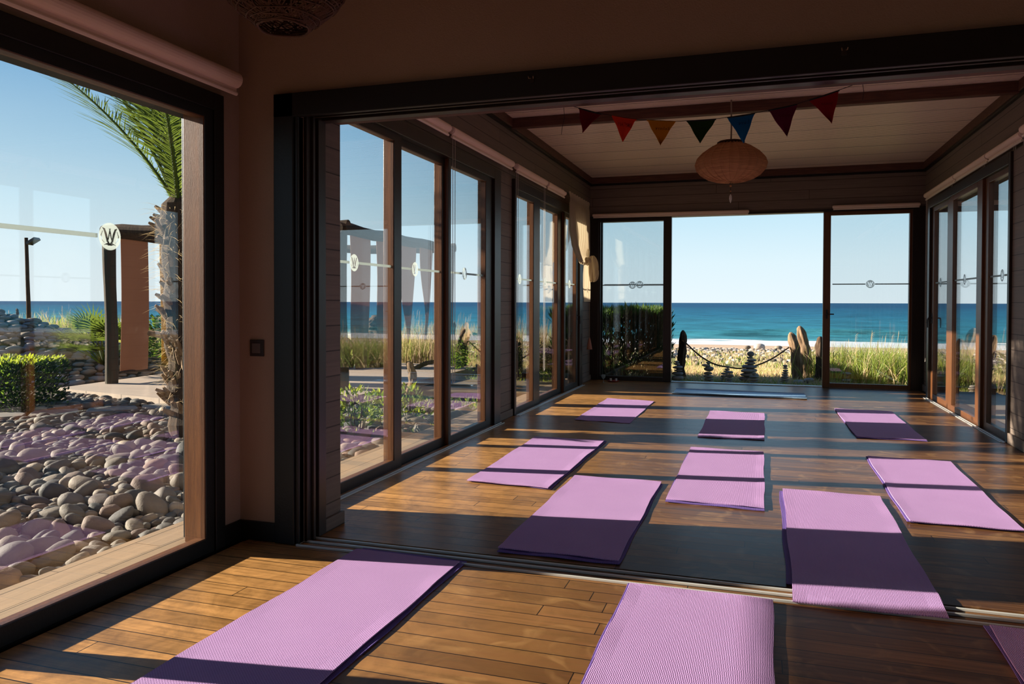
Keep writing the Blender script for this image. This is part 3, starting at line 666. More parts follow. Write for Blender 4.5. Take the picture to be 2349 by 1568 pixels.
# ------------------------------------------------------------------ roller blinds
def blind(label, p0, p1, rt=.032, bar=-.055, chain=None, group=None, chain_z=.55):
    """p0, p1 ends of the tube axis; chain: list of t along the tube"""
    p0, p1 = Vector(p0), Vector(p1); t = thing('roller_blind', label, 'blind', tuple(p0), 0, group)
    d = (p1-p0).normalized(); n = d.cross(Vector((0, 0, 1))); z = Vector((0, 0, 1))
    mb = MB(); mb.tube([p0, p1], rt, 20); part(mb, 'fabric_roll', 'blind_fabric', t, smooth=False)
    for e0, e1 in ((p0-d*.012, p0), (p1, p1+d*.012)):
        mb = MB(); mb.tube([e0, e1], rt*.75, 14); part(mb, 'end_bracket', 'blind_bar', t)
    mb = MB(); b0 = p0+z*bar; b1 = p1+z*bar; mb.tube([b0, b1], .011, 8); part(mb, 'bottom_bar', 'blind_bar', t)
    h = abs(bar)-rt*.2
    mb = MB(); a0 = p0-z*h; a1 = p1-z*h; o = Vector((0, 0, 0))
    q = n*(.0015); mb.add([tuple(v) for v in (p0+z*bar-q, p1+z*bar-q, p1-q, p0-q, p0+z*bar+q, p1+z*bar+q, p1+q, p0+q)], [(0, 1, 2, 3), (4, 7, 6, 5), (0, 4, 5, 1), (2, 6, 7, 3)])
    part(mb, 'fabric_edge', 'blind_fabric', t)
    for c in (chain or []):
        pc = p0.lerp(p1, c) ; mb = MB(); w = .028; zl = chain_z
        pts = [pc+d*w+Vector((0, 0, -.02))]+[pc+d*w+Vector((0, 0, zl-pc.z))]
        for k in range(1, 8):
            a = math.pi*k/8; pts.append(pc+d*w*math.cos(a)+Vector((0, 0, zl-pc.z-w*1.3*math.sin(a))))
        pts += [pc-d*w+Vector((0, 0, zl-pc.z)), pc-d*w+Vector((0, 0, -.02))]
        mb.tube(pts, .0028, 6); part(mb, 'bead_chain', 'chain', t)
    return t
struct(MB().box(-2.90, -1.14, 2.262, -2.80, 3.33, 2.29).build('trim_12', 'frame_black'))
blind('long rolled cream blind above the big pane beside the stone garden', (XL1+.06, -1.1, 2.475), (XL1+.06, 3.46, 2.475), .042, -.07)
G = 'rolled blinds above the left sliding doors'
blind('rolled blind nearest the doorway above the left sliding doors', (-2.645, 4.15, 2.845), (-2.645, 6.35, 2.845), .035, -.06, [.02], G, .6)
blind('rolled blind between the hanging bead chain and the siding pillar, left', (-2.645, 6.43, 2.845), (-2.645, 8.20, 2.845), .035, -.06, [.03], G, .6)
blind('rolled blind just past the siding pillar on the left', (-2.645, 8.36, 2.845), (-2.645, 9.62, 2.845), .035, -.06, [.03, .96], G, .45)
blind('rolled blind ending at the knotted cream curtain', (-2.645, 9.70, 2.845), (-2.645, 10.62, 2.845), .035, -.06, None, G)
G = 'rolled blinds along the sea front'
blind('rolled blind over the left part of the sea front, reaching past the open gap', (-2.66, YF-.055, 2.755), (-.18, YF-.055, 2.74), .026, -.035, None, G)
blind('rolled blind over the sash at the right end of the sea front', (1.06, YF-.055, 2.765), (2.24, YF-.055, 2.765), .026, -.035, None, G)
G = 'rolled blinds above the right sliding doors'
blind('rolled blind in the far right corner, above the door with the lever handle', (2.265, 10.62, 2.845), (2.265, 12.35, 2.845), .035, -.06, [.10, .97], G, .5)
blind('middle one of the rolled blinds above the right sliding doors', (2.265, 9.22, 2.845), (2.265, 10.58, 2.845), .035, -.06, [.10], G, .35)
blind('rolled blind above the right sliding door next to the sunlit siding pillar', (2.265, 8.10, 2.845), (2.265, 9.18, 2.845), .035, -.06, [.2], G, .35)
blind('rolled blind cut by the right edge of the view, above the siding pillar', (2.235, 5.6, 2.86), (2.235, 7.98, 2.86), .035, -.06, [.98], G, .75)

# ------------------------------------------------------------------ small fittings
t = thing('light_switch', 'square dark light switch on the plaster beside the doorway', 'switch', (-2.605, YP0, 1.047))
pl_ = part(MB().box(-2.65, YP0-.009, 1.002, -2.56, YP0, 1.092), 'cover_plate', 'switch_dark', t, bevel=.004)
part(MB().box(-2.632, YP0-.014, 1.020, -2.580, YP0-.008, 1.074), 'rocker', 'switch_rocker', pl_, bevel=.003)
for x, lab in ((-1.04, 'small brass double hook on the black lintel above the first flag'), (.332, 'small brass double hook on the black lintel towards its right end')):
    t = thing('wall_hook', lab, 'hook', (x, 3.53, 2.36), 0, 'hooks on the black lintel')
    mb = MB(); mb.box(x-.010, 3.527, 2.345, x+.010, 3.53, 2.372); part(mb, 'plate', 'frame_dark', t)
    for s in (-1, 1):
        mb = MB(); mb.tube([(x+s*.007, 3.527, 2.366), (x+s*.011, 3.512, 2.362), (x+s*.012, 3.506, 2.370)], .0022, 6); part(mb, 'prong', 'driftwood_pale', t)

# ------------------------------------------------------------------ exercise mats
def yoga_mat(label, corners, z, mt='mat_mauve', group='mauve exercise mats on the floor', curl=None, th=.005, sag=None, name='yoga_mat'):
    """corners (x, y) far left, far right, near right, near left"""
    P = [Vector((c[0], c[1], 0)) for c in corners]; cx = sum((p for p in P), Vector())/4
    ax = (P[3]-P[0]+P[2]-P[1]).normalized(); ang = math.atan2(ax.y, ax.x)+math.pi/2
    nu, nv = 10, 44; mb = MB(); top = []
    rr = random.Random(label)
    ph = rr.uniform(0, 9)
    for j in range(nv+1):
        v = j/nv
        for i in range(nu+1):
            u = i/nu
            p = P[0].lerp(P[1], u).lerp(P[3].lerp(P[2], u), v)
            e = min(u, 1-u, v*3, (1-v)*3)
            h = .0018*max(0, 1-e*14)*(1+math.sin(v*23+ph)*.8+math.sin(u*9+ph)*.8)*.8
            h = max(h, 0)
            if v > .97: h += .0018*(1+math.sin(u*11+ph))
            if v < .03: h += .0015*(1+math.sin(u*9+ph))
            p += (P[3]-P[0]).normalized()*.006*math.sin(u*8+ph)*(1 if v in (0, 1) else 0)
            p += (P[1]-P[0]).normalized()*.004*math.sin(v*13+ph)
            if curl: h += curl(u, v)
            top.append(Vector((p.x, p.y, z+h+th)))
    w = nu+1; nn = len(top)
    mb.v = [tuple(p) for p in top]+[(p.x, p.y, p.z-th) for p in top]
    for j in range(nv):
        for i in range(nu):
            a = j*w+i; mb.f.append((a, a+w, a+w+1, a+1)); mb.f.append((nn+a, nn+a+1, nn+a+w+1, nn+a+w))
    def rim(seq):
        for a, b in zip(seq, seq[1:]): mb.f.append((a, b, nn+b, nn+a))
    rim(list(range(w))); rim([j*w+nu for j in range(nv+1)]); rim(list(range(nv*w+nu, nv*w-1, -1))); rim([j*w for j in range(nv, -1, -1)])
    mb.m = [0]*len(mb.f)
    c, s = math.cos(-ang), math.sin(-ang)
    mb.v = [((x-cx.x)*c-(y-cx.y)*s, (x-cx.x)*s+(y-cx.y)*c, zz-z) for x, y, zz in mb.v]
    o = mb.build(name, mt, smooth=False); o.location = (cx.x, cx.y, z); o.rotation_euler = (0, 0, ang)
    return tag(o, label, 'mat', group)
S = .8125
GM, GV = 'mauve exercise mats laid out on the wooden floor', 'violet mats lying under the mauve ones'
Z1, Z2 = .001, .0085
def s(*q): return [(x*S, y*S) for x, y in q]
def off(c, dx, dy): return [(x+dx, y+dy) for x, y in c]
ma = [(-1.990, 3.545), (-1.405, 3.525), (-1.405, 1.72), (-2.015, 1.72)]
yoga_mat('mauve mat in the near left, beside the big pane, half sunlit on the near floor', ma, Z2, group=GM)
yoga_mat('violet mat peeking out beneath the mauve mat at the near left', off(ma, .02, .035), Z1, 'mat_violet', GV)
mbn = [(-.557, 3.50), (.063, 3.50), (.058, 1.68), (-.562, 1.68)]
yoga_mat('large mauve mat at the bottom centre, just in front of the floor rails', mbn, Z2, group=GM)
yoga_mat('violet mat showing a sliver beside the mauve mat at the bottom centre', off(mbn, -.012, .012), Z1, 'mat_violet', GV)
mc = [(-1.300, 5.56), (-.665, 5.57), (-.665, 3.80), (-1.300, 3.795)]
yoga_mat('mauve mat half in shadow behind the floor rails, second column from the left doors', mc, Z2, group=GM)
yoga_mat('violet mat under the half shaded mauve mat behind the rails', off(mc, .012, -.04), Z1, 'mat_violet', GV)
md = [(.165, 5.63), (.776, 5.60), (.752, 3.52), (.150, 3.515)]
yoga_mat('mauve mat lying across the floor rails, its near end curling over them', md, .0095, group=GM, curl=lambda u, v: .012*math.exp(-((v-.90)/.05)**2)-.006*max(0, (v-.95)*20))
yoga_mat('violet mat under the mauve mat that crosses the floor rails', off([(.165, 5.58), (.776, 5.55), (.760, 3.74), (.152, 3.74)], -.025, 0), Z1, 'mat_violet', GV)
me_ = [(-2.040, 7.06), (-1.365, 7.07), (-1.385, 5.13), (-2.005, 5.17)]
yoga_mat('mauve mat nearest the left sliding doors, crossed by one thin shadow line', me_, Z2, group=GM)
yoga_mat('violet mat under the mauve mat nearest the left sliding doors', off(me_, .012, .01), Z1, 'mat_violet', GV)
mf = [(-.574, 7.00), (.044, 6.97), (.040, 5.06), (-.575, 5.085)]
yoga_mat('mauve mat in the centre column, middle of the sunlit floor', mf, Z2, group=GM)
yoga_mat('violet mat showing along the near edge of the central mauve mat', off(mf, -.004, -.035), Z1, 'mat_violet', GV)
mg = [(.870, 7.05), (1.488, 7.03), (1.440, 5.02), (.852, 5.025)]
yoga_mat('mauve mat cut by the right edge of the view, crossed by a thin shadow', mg, Z2, group=GM)
yoga_mat('violet mat under the mauve mat at the right edge of the view', off(mg, -.012, .01), Z1, 'mat_violet', GV)
mh = [(-1.950, 10.25), (-1.312, 10.15), (-1.322, 8.23), (-1.938, 8.28)]
yoga_mat('far left mauve mat striped by sun and shade near the curtain', mh, Z1, group=GM)
mi = [(-.556, 9.50), (.064, 9.46), (.056, 7.63), (-.560, 7.60)]
yoga_mat('mauve mat in the centre of the far row, a dark band across its middle', mi, Z1, group=GM)
mj = [(.878, 10.11), (1.503, 10.06), (1.506, 8.07), (.901, 8.06)]
yoga_mat('mauve mat at the right end of the far row, by the right sliding doors', mj, Z2, group=GM)
yoga_mat('violet mat under the mauve mat at the right end of the far row', off(mj, .004, -.02), Z1, 'mat_violet', GV)
ml = [(.880, 3.49), (1.49, 3.47), (1.46, 1.66), (.845, 1.66)]
yoga_mat('mauve mat in the bottom right corner, mostly outside the view', ml, Z2, group=GM)
yoga_mat('violet mat under the mauve mat in the bottom right corner', off(ml, -.012, .01), Z1, 'mat_violet', GV)
mk = [(-1.18, 11.72), (.62, 11.64), (.62, 11.02), (-1.18, 11.12)]
yoga_mat('pale blue mat lying crosswise before the open sea front', mk, Z1, 'mat_blue', None, curl=lambda u, v: .014*max(0, abs(v-.5)*2-.95)/.05)

# ------------------------------------------------------------------ bunting behind the lintel
def zstr(x):
    pts = [(-1.0, 2.351), (-.919, 2.329), (-.798, 2.288), (-.613, 2.245), (-.415, 2.222), (-.214, 2.220), (-.028, 2.236), (.167, 2.266), (.356, 2.318), (.455, 2.349)]
    return lerp_table(pts, x)
YB = 3.99
mb = MB(); xs_ = [-1.0+1.455*i/40 for i in range(41)]
mb.tube([(x, YB, zstr(x)) for x in xs_], .0016, 6)
mb.tube([(-1.0, YB, 2.351), (-.995, YB, 2.28), (-1.005, YB-.004, 2.235), (-1.012, YB, 2.194)], .0014, 6)
mb.tube([(.455, YB, 2.349), (.463, YB, 2.30), (.458, YB+.004, 2.262)], .0014, 6)
tag(mb.build('bunting_string', 'thread'), 'thin dark cord sagging behind the lintel and carrying the pennants', 'cord')
STROKES = {  # simple hand lettering in a unit cell
 'D': [[(0, 0), (0, 1), (.35, .95), (.6, .55), (.35, .05), (0, 0)]], 'R': [[(0, 0), (0, 1), (.45, .9), (.45, .6), (0, .5), (.55, 0)]], 'E': [[(.5, 1), (0, 1), (0, .5), (.4, .5), (0, .5), (0, 0), (.5, 0)]],
 'A': [[(0, 0), (.3, 1), (.6, 0)], [(.12, .4), (.48, .4)]], 'M': [[(0, 0), (.1, 1), (.35, .4), (.6, 1), (.7, 0)]], 'B': [[(0, 0), (0, 1), (.45, .85), (.1, .52), (.5, .25), (0, 0)]],
 'e': [[(.05, .35), (.42, .4), (.25, .65), (.02, .35), (.2, 0), (.45, .1)]], 'l': [[(.1, 0), (.1, 1)]], 'i': [[(.1, 0), (.1, .6)]], 'v': [[(0, .6), (.2, 0), (.42, .6)]],
 'L': [[(.05, 1), (0, .05), (.5, .1)]], 'o': [[(.2, 0), (0, .3), (.2, .6), (.42, .3), (.2, 0)]], 'P': [[(0, 0), (0, 1), (.45, .85), (.4, .55), (0, .5)]], 'u': [[(0, .6), (.05, .05), (.35, .05), (.4, .6)]], 's': [[(.4, .6), (.05, .5), (.38, .2), (0, 0)]], 'n': [[(0, 0), (0, .6), (.35, .55), (.4, 0)]], 'a': [[(.4, .6), (.05, .4), (.1, 0), (.4, .2), (.42, 0)]], 'c': [[(.4, .5), (.1, .6), (.02, .2), (.35, 0)]]}
FL = [(-.919, -.798, -.897, 2.196, 'maroon', None), (-.740, -.613, -.684, 2.135, 'orange', 'DREAM'), (-.559, -.415, -.489, 2.105, 'yellow', 'Believe'), (-.359, -.214, -.291, 2.102, 'green', None),
      (-.161, -.028, -.081, 2.090, 'blue', 'Love'), (.033, .167, .121, 2.109, 'purple', None), (.220, .356, .323, 2.161, 'crimson', None)]
LBL = {'maroon': 'dark red pennant, first on the string at its left end', 'orange': 'orange red pennant with DREAM written in reverse', 'yellow': 'mustard yellow pennant with Believe written in reverse',
       'green': 'dark green pennant between the yellow and the blue ones', 'blue': 'blue pennant with Love written in reverse', 'purple': 'plum purple pennant right of the blue one', 'crimson': 'crimson pennant, last and highest at the right end of the string'}
for a, b, tx, tz, cn, word in FL:
    t = thing('pennant', LBL[cn], 'pennant', ((a+b)/2, YB, zstr((a+b)/2)), 0, 'coloured pennants on the string')
    za, zb = zstr(a), zstr(b); A, B_, T = Vector((a, YB, za)), Vector((b, YB, zb)), Vector((tx, YB, tz)); nrow = 8; mb = MB(); rows = []
    for i in range(nrow+1):
        v = i/nrow; l0 = A.lerp(T, v); r0 = B_.lerp(T, v); row = []
        for j in range(7):
            u = j/6; p = l0.lerp(r0, u); p.y += .006*math.sin(u*5+v*4+a*9)*(v*1.2+.15)
            p.x += .003*math.sin(v*9+a*20)*(1-v); row.append(p)
        rows.append(row)
    for off_ in (-.0007, .0007):
        o0 = len(mb.v); mb.v += [(p.x, p.y+off_, p.z) for row in rows for p in row]
        for i in range(nrow):
            for j in range(6): mb.f.append((o0+i*7+j, o0+i*7+j+1, o0+(i+1)*7+j+1, o0+(i+1)*7+j)); mb.m.append(0)
    cl_ = part(mb, 'cloth', 'flag_'+cn, t, smooth=True)
    mb = MB(); mb.tube([A+Vector((0, 0, -.002)), (A+B_)/2+Vector((0, 0, -.004)), B_+Vector((0, 0, -.002))], .0035, 6); part(mb, 'hem', 'flag_'+cn if cn in ('yellow', 'orange') else 'thread', cl_)
    if word:
        mb = MB(); adv = .72; hgt = min(.019, (b-a)*.56/(adv*len(word))); w = sum(.45 if c in 'li' else adv for c in word)*hgt; x0 = (a+b+tx*1.0)/3+.006
        slope = (zb-za)/(b-a); cur = x0+w/2
        for ch in word:
            for st in STROKES[ch]:
                pts = []
                for (q, h) in st:
                    X = cur-q*hgt; pts.append((X, YB-.0085, (za+zb)/2+slope*(X-(a+b)/2)-.048+h*hgt))
                mb.tube(pts, .0009, 5)
            cur -= (.45 if ch in 'li' else adv)*hgt
        part(mb, 'lettering', 'ink', cl_)
    else:
        mb = MB(); cx_ = (a+b+tx)/3; cz_ = (za+zb)/2-.045
        pts = [(cx_-.025+.05*i/14, YB-.0085, cz_+.006*math.sin(i*1.9)) for i in range(15)]
        mb.tube(pts, .0009, 5); part(mb, 'faint_writing', 'ink_faint' if cn != 'green' else 'ink', cl_)

# ------------------------------------------------------------------ pendant lamps
t = thing('pendant_lamp', 'ribbed wicker lantern hanging from the beam over the floor mats', 'lamp', (-.292, 8.28, 3.27))
LC = Vector((-.292, 8.22, 2.745)); rad = .355
prof = [(.055, .195), (.12, .185), (.20, .145), (.285, .085), (.335, .03), (.352, -.02), (.338, -.075), (.295, -.125), (.23, -.165), (.15, -.192), (.085, -.202), (.03, -.196)]
mb = MB(); mb.lathe(prof, LC, 144, 24, .022); mb.lathe([(r*.97, z*.97) for r, z in prof], LC, 48); sh_ = part(mb, 'wicker_shade', 'wicker', t, smooth=True)
mb = MB()
for k in range(24):
    a = 2*math.pi*k/24; mb.tube([(LC.x+r*1.015*math.cos(a), LC.y+r*1.015*math.sin(a), LC.z+z*1.01) for r, z in prof[1:]], .006, 5)
part(mb, 'wicker_ribs', 'wicker', sh_)
mb = MB(); mb.lathe([(.10, .185), (.14, .20), (.12, .212), (.05, .21)], LC, 20); part(mb, 'top_ring', 'wicker_dark', sh_)
mb = MB(); mb.tube([(LC.x, LC.y, LC.z+.2), (LC.x+.004, LC.y, LC.z+.35), (LC.x, LC.y, 3.38)], .008, 8); part(mb, 'hanging_cord', 'cord_pale', t)
mb = MB(); mb.tube([(LC.x, LC.y, LC.z-.19), (LC.x, LC.y, LC.z-.40)], .0018, 5); ps_ = part(mb, 'pull_string', 'thread', t)
for dz, r in ((-.245, .012), (-.30, .008)):
    mb = MB(); mb.lathe([(0, -r), (r*.7, -r*.7), (r, 0), (r*.7, r*.7), (0, r)], (LC.x, LC.y, LC.z+dz), 10); part(mb, 'bead', 'wicker', ps_, smooth=True)
mb = MB(); mb.lathe([(0, -.048), (.008, -.03), (.014, 0), (.011, .028), (.003, .045)], (LC.x, LC.y, LC.z-.375), 12); part(mb, 'shell', 'shell', ps_, smooth=True)
# open-weave lamp over the near room
t = thing('pendant_lamp', 'open woven rattan lampshade cut off by the top edge of the view', 'lamp', (-1.52, 2.22, 3.0))
LC = Vector((-1.541, 2.252, 2.225)); prof = [(.082, 0), (.10, .018), (.145, .05), (.185, .09), (.215, .14), (.222, .19), (.20, .25), (.15, .30), (.09, .33)]
rr = random.Random(3); mb = MB()
for k in range(150):
    a0 = rr.uniform(0, 6.283); tw = rr.choice((-1, 1))*rr.uniform(.35, 1.3); pts = []
    for i in range(14):
        q = i/13*(len(prof)-1); j = min(int(q), len(prof)-2); f = q-j; r = prof[j][0]*(1-f)+prof[j+1][0]*f; z = prof[j][1]*(1-f)+prof[j+1][1]*f
        a = a0+tw*i/13*2; pts.append((LC.x+r*math.cos(a), LC.y+r*math.sin(a), LC.z+z))
    mb.tube(pts, .0022, 4, False)
for k in range(30):
    q = rr.uniform(0, len(prof)-1.01); j = int(q); f = q-j; r = (prof[j][0]*(1-f)+prof[j+1][0]*f)*1.01; z = prof[j][1]*(1-f)+prof[j+1][1]*f
    mb.tube([(LC.x+r*math.cos(a/24*6.2832), LC.y+r*math.sin(a/24*6.2832), LC.z+z+.006*math.sin(a*.8+k)) for a in range(25)], .0022, 4, False)
part(mb, 'woven_shade', 'wicker_dark', t)
mb = MB(); mb.tube([(LC.x+.084*math.cos(a/24*6.2832), LC.y+.084*math.sin(a/24*6.2832), LC.z+.002*math.sin(a)) for a in range(25)], .004, 6, False); part(mb, 'bottom_ring', 'wicker_dark', t)
mb = MB(); mb.tube([(LC.x, LC.y, LC.z+.3), (LC.x, LC.y, 3.02)], .004, 6); part(mb, 'hanging_cord', 'thread', t)
mb = MB(); mb.lathe([(.02, .34), (.03, .30), (.03, .25), (0, .25)], LC, 14); part(mb, 'lamp_socket', 'black_metal', t)

# ------------------------------------------------------------------ curtain and tassel in the far left corner
t = thing('curtain', 'cream curtain knotted halfway, hanging in the far left corner', 'curtain', (-2.6, 11.3, 2.8))
def drape(levels, nfold=11, n=120, seed=1, closed=False):
    """levels: (z, y0, x0, y1, x1, fold depth)"""
    mb = MB(); rr = random.Random(seed); ph = [rr.uniform(-.5, .5) for _ in range(n+1)]
    for (z, y0, x0, y1, x1, dep_) in levels:
        for i in range(n+1):
            u = i/n; w = math.sin(u*nfold*2*math.pi+.6*math.sin(u*7))*dep_
            d = Vector((x1-x0, y1-y0)); nn = Vector((d.y, -d.x)).normalized() if d.length else Vector((1, 0))
            mb.v.append((x0+d.x*u+nn.x*w, y0+d.y*u+nn.y*w, z))
    w_ = n+1
    for j in range(len(levels)-1):
        for i in range(n): mb.f.append((j*w_+i, j*w_+i+1, (j+1)*w_+i+1, (j+1)*w_+i)); mb.m.append(0)
    return mb
def puff(name, c, r, sx_, sy_, sz_, seed):
    mb = MB(); nn, mm = 90, 22
    for j in range(mm+1):
        th = math.pi*j/mm
        for k in range(nn):
            a = 2*math.pi*k/nn; q = r*(1+.20*math.sin(6*a+seed+2*math.cos(th))*math.sin(th)+.06*math.sin(th*3+seed)); q *= 1+.06*math.sin(14*a+th*2)*math.sin(th)
            mb.v.append((c[0]+q*sx_*math.sin(th)*math.cos(a), c[1]+q*sy_*math.sin(th)*math.sin(a), c[2]+q*sz_*math.cos(th)))
    for j in range(mm):
        for k in range(nn): mb.f.append((j*nn+k, j*nn+(k+1) % nn, (j+1)*nn+(k+1) % nn, (j+1)*nn+k)); mb.m.append(0)
    return part(mb, name, 'curtain_cloth', t, smooth=True)
def at_x(px, z, X):
    q = at(px, 694, 1)-EYE; p = EYE+q*(X/q.x); return (z, p.y, X)
def lv(z, pl, pr_, X, dep_):
    a, b = at_x(pl, z, X), at_x(pr_, z, X); return (z, a[1], a[2], b[1], b[2], dep_)
part(drape([lv(2.86, 1304, 1351, -2.56, .022), lv(2.79, 1307, 1350, -2.58, .008), lv(2.72, 1306, 1350, -2.57, .030), lv(2.5, 1308, 1350, -2.56, .042), lv(2.3, 1310, 1349, -2.55, .045), lv(2.12, 1315, 1349, -2.53, .045),
            lv(2.0, 1322, 1348, -2.50, .040), lv(1.90, 1330, 1348, -2.47, .034), lv(1.86, 1333, 1347, -2.48, .02)], 9), 'drape', 'curtain_cloth', t, smooth=True)
def pt3(px, z, X): q = at_x(px, z, X); return (q[2], q[1], q[0])
puff('knot', pt3(1347, 1.92, -2.43), .05, 1.0, 1.6, .9, 0)
puff('gathered_fold', pt3(1359, 1.80, -2.40), .10, .8, .85, 1.9, 1)
part(drape([lv(1.90, 1339, 1350, -2.46, .015), lv(1.72, 1338, 1352, -2.46, .024), lv(1.55, 1338, 1353, -2.46, .026), lv(1.31, 1340, 1353, -2.46, .020)], 3, 40), 'tail', 'curtain_cloth', t, smooth=True)
mb = MB(); mb.tube([(-2.62, 10.5, 2.865), (-2.62, 12.0, 2.865)], .008, 8); part(mb, 'curtain_rod', 'black_metal', t)
p = at(1352, 790, 12.15)
t = thing('tassel', 'small reddish bell tassel on a cord below the knotted curtain', 'tassel', tuple(p))
mb = MB(); mb.tube([p+Vector((0, 0, .66)), p+Vector((0, .01, .3)), p+Vector((0, 0, .10))], .0035, 6); part(mb, 'cord', 'cord_pale', t)
mb = MB(); mb.lathe([(.008, .11), (.018, .08), (.030, .02), (.044, -.06), (.046, -.075), (.0, -.07)], p, 16); part(mb, 'fringe', 'tassel', t, smooth=True)
# little things on the floor in the corner
p = at(1407, 878, 12.62); p.z = 0
t = thing('candle_dish', 'small red dish with two white candles on the floor in the far corner', 'dish', tuple(p))
mb = MB(); mb.lathe([(0, .004), (.08, .004), (.105, .022), (.10, .022), (.078, .010), (0, .010)], p, 24); part(mb, 'dish', 'candle_red', t, smooth=True)
for dx in (-.045, .045):
    mb = MB(); mb.lathe([(0, .010), (.018, .010), (.018, .055), (0, .055)], (p.x+dx, p.y, 0), 12); part(mb, 'candle', 'wax', t)
p = at(1384, 878, 12.5); p.z = 0
t = thing('glass_goblet', 'small clear goblet on the floor next to the red dish', 'glass', tuple(p))
mb = MB(); mb.lathe([(.028, 0), (.028, .004), (.005, .008), (.004, .055), (.026, .075), (.034, .10), (.030, .13)], p, 20); part(mb, 'bowl_and_stem', 'frosted_film', t, smooth=True)

# ------------------------------------------------------------------ outside: decks and platform
struct(MB().box(-3.28, -3, -.10, -2.90, 9.2, -.015).build('deck', 'deck_boards'))
struct(MB().box(-3.20, 9.2, -.10, -2.90, 13.2, -.015).build('deck_left', 'deck_boards'))
struct(MB().box(2.52, 3, -.10, 3.35, 13.0, -.02).build('deck_right', 'platform_boards'))
struct(MB().box(-2.92, -3, -.14, -2.70, 13, -.002).build('trim_8', 'frame_dark'))
struct(MB().box(2.28, 3, -.14, 2.52, 13, -.002).build('trim_9', 'frame_dark'))
struct(MB().box(-2.9, YF, -.14, 2.52, YF+.20, -.005).build('trim_10', 'frame_dark'))
# raised pale platform under the pergola
PL = [(-10.15, 8.98), (-7.25, 8.35), (-5.4, 9.6), (-5.5, 15.1), (-9.0, 15.1), (-10.4, 11.5)]
mb = MB(); n = len(PL); mb.add([(x, y, -.20) for x, y in PL]+[(x, y, -.02) for x, y in PL], [tuple(range(n, 2*n)), tuple(range(n-1, -1, -1))]+[(k, (k+1) % n, n+(k+1) % n, n+k) for k in range(n)])
struct(mb.build('platform', 'platform_boards'))
# path of grey slabs
rr = random.Random(5)
pa, pb = Vector((-9.7, 5.9)), Vector((-6.3, 9.6))
for i in range(9):
    c = pa.lerp(pb, i/8+.02); w = rr.uniform(.52, .64); dpt = rr.uniform(.42, .5); a = math.atan2(pb.y-pa.y, pb.x-pa.x)+rr.uniform(-.12, .12)
    mb = MB(); pts = []
    for (u, v) in ((-1, -1), (-.2, -1.1), (1, -.9), (1.1, .1), (.9, 1), (-.1, 1.05), (-1, .9), (-1.1, .1)):
        pts.append((u*w/2*rr.uniform(.88, 1), v*dpt/2*rr.uniform(.85, 1)))
    k = len(pts); mb.add([(x, y, 0) for x, y in pts]+[(x, y, .045) for x, y in pts], [tuple(range(k, 2*k)), tuple(range(k-1, -1, -1))]+[(q, (q+1) % k, k+(q+1) % k, k+q) for q in range(k)])
    o = mb.build('paving_slab', 'slate', bevel=.006); o.location = (c.x, c.y, -.125); o.rotation_euler = (0, 0, a)
    tag(o, 'flat grey stone slab of the garden path between pebble bed and platform', 'slab', 'slabs of the garden path')

# ------------------------------------------------------------------ pebbles
def stone_mesh(seed, sub=3, mat='pebble'):
    rr = random.Random(seed)
    import bmesh
    bm = bmesh.new(); bmesh.ops.create_icosphere(bm, subdivisions=sub, radius=1)
    sx_, sy_, sz_ = 1.0, rr.uniform(.60, .90), rr.uniform(.48, .74); o = Vector((rr.uniform(0, 50), rr.uniform(0, 50), rr.uniform(0, 50)))
    for v in bm.verts:
        c = v.co.copy(); k = 1+.20*noise.noise(c*.9+o)+.05*noise.noise(c*2.6+o); c *= k
        # flattened facets
        if c.z > .78: c.z = .78+(c.z-.78)*.4
        v.co = Vector((c.x*sx_, c.y*sy_, c.z*sz_))
    me = bpy.data.meshes.new('pebble'); bm.to_mesh(me); bm.free()
    for p_ in me.polygons: p_.use_smooth = True
    me.materials.append(MATS[mat]); return me
PEB = [stone_mesh(i) for i in range(14)]
PEB_LO = []
for i in range(8):
    me = stone_mesh(100+i, 2); PEB_LO.append(([tuple(v.co) for v in me.vertices], [tuple(p_.vertices) for p_ in me.polygons])); bpy.data.meshes.remove(me)
def in_poly(x, y, P):
    c = False; j = len(P)-1
    for i in range(len(P)):
        if (P[i][1] > y) != (P[j][1] > y) and x < (P[j][0]-P[i][0])*(y-P[i][1])/(P[j][1]-P[i][1])+P[i][0]: c = not c
        j = i
    return c
def seen_left(x, y):
    """inside the wedge that the big pane shows"""
    if y <= 0: return False
    q = -x/y; return .83 < q < 1.48
rr = random.Random(11); cells = {}; placed = []
def try_place(x, y, r, k=.80):
    gx, gy = int(math.floor(x/.3)), int(math.floor(y/.3))
    for i in range(gx-1, gx+2):
        for j in range(gy-1, gy+2):
            for (a, b, r2) in cells.get((i, j), []):
                if (a-x)**2+(b-y)**2 < ((r+r2)*k)**2: return False
    cells.setdefault((gx, gy), []).append((x, y, r)); return True
for _ in range(110000):
    x = rr.uniform(-9.9, -3.34); y = rr.uniform(2.1, 9.6)
    if in_poly(x, y, PL) : continue
    if -11 < x < -8.75 and 7.05 < y < 8.05: continue
    if abs((pb-pa).normalized().cross(Vector((x, y))-pa)) < .33 and y > 5.6: continue
    r = rr.choice((.035, .042, .05, .055, .065, .075, .09, .11)) if x > -6.0 else rr.choice((.045, .055, .07, .085))
    if x+r > -3.30: continue
    if try_place(x, y, r, .74): placed.append((x, y, r))
vis = [p_ for p_ in placed if seen_left(p_[0], p_[1])]
vis.sort(key=lambda p_: p_[2]/math.hypot(p_[0], p_[1]), reverse=True)
big = vis[:300]; rest = set(placed)-set(big)
bigsel = sorted(big, key=lambda p_: -p_[1])
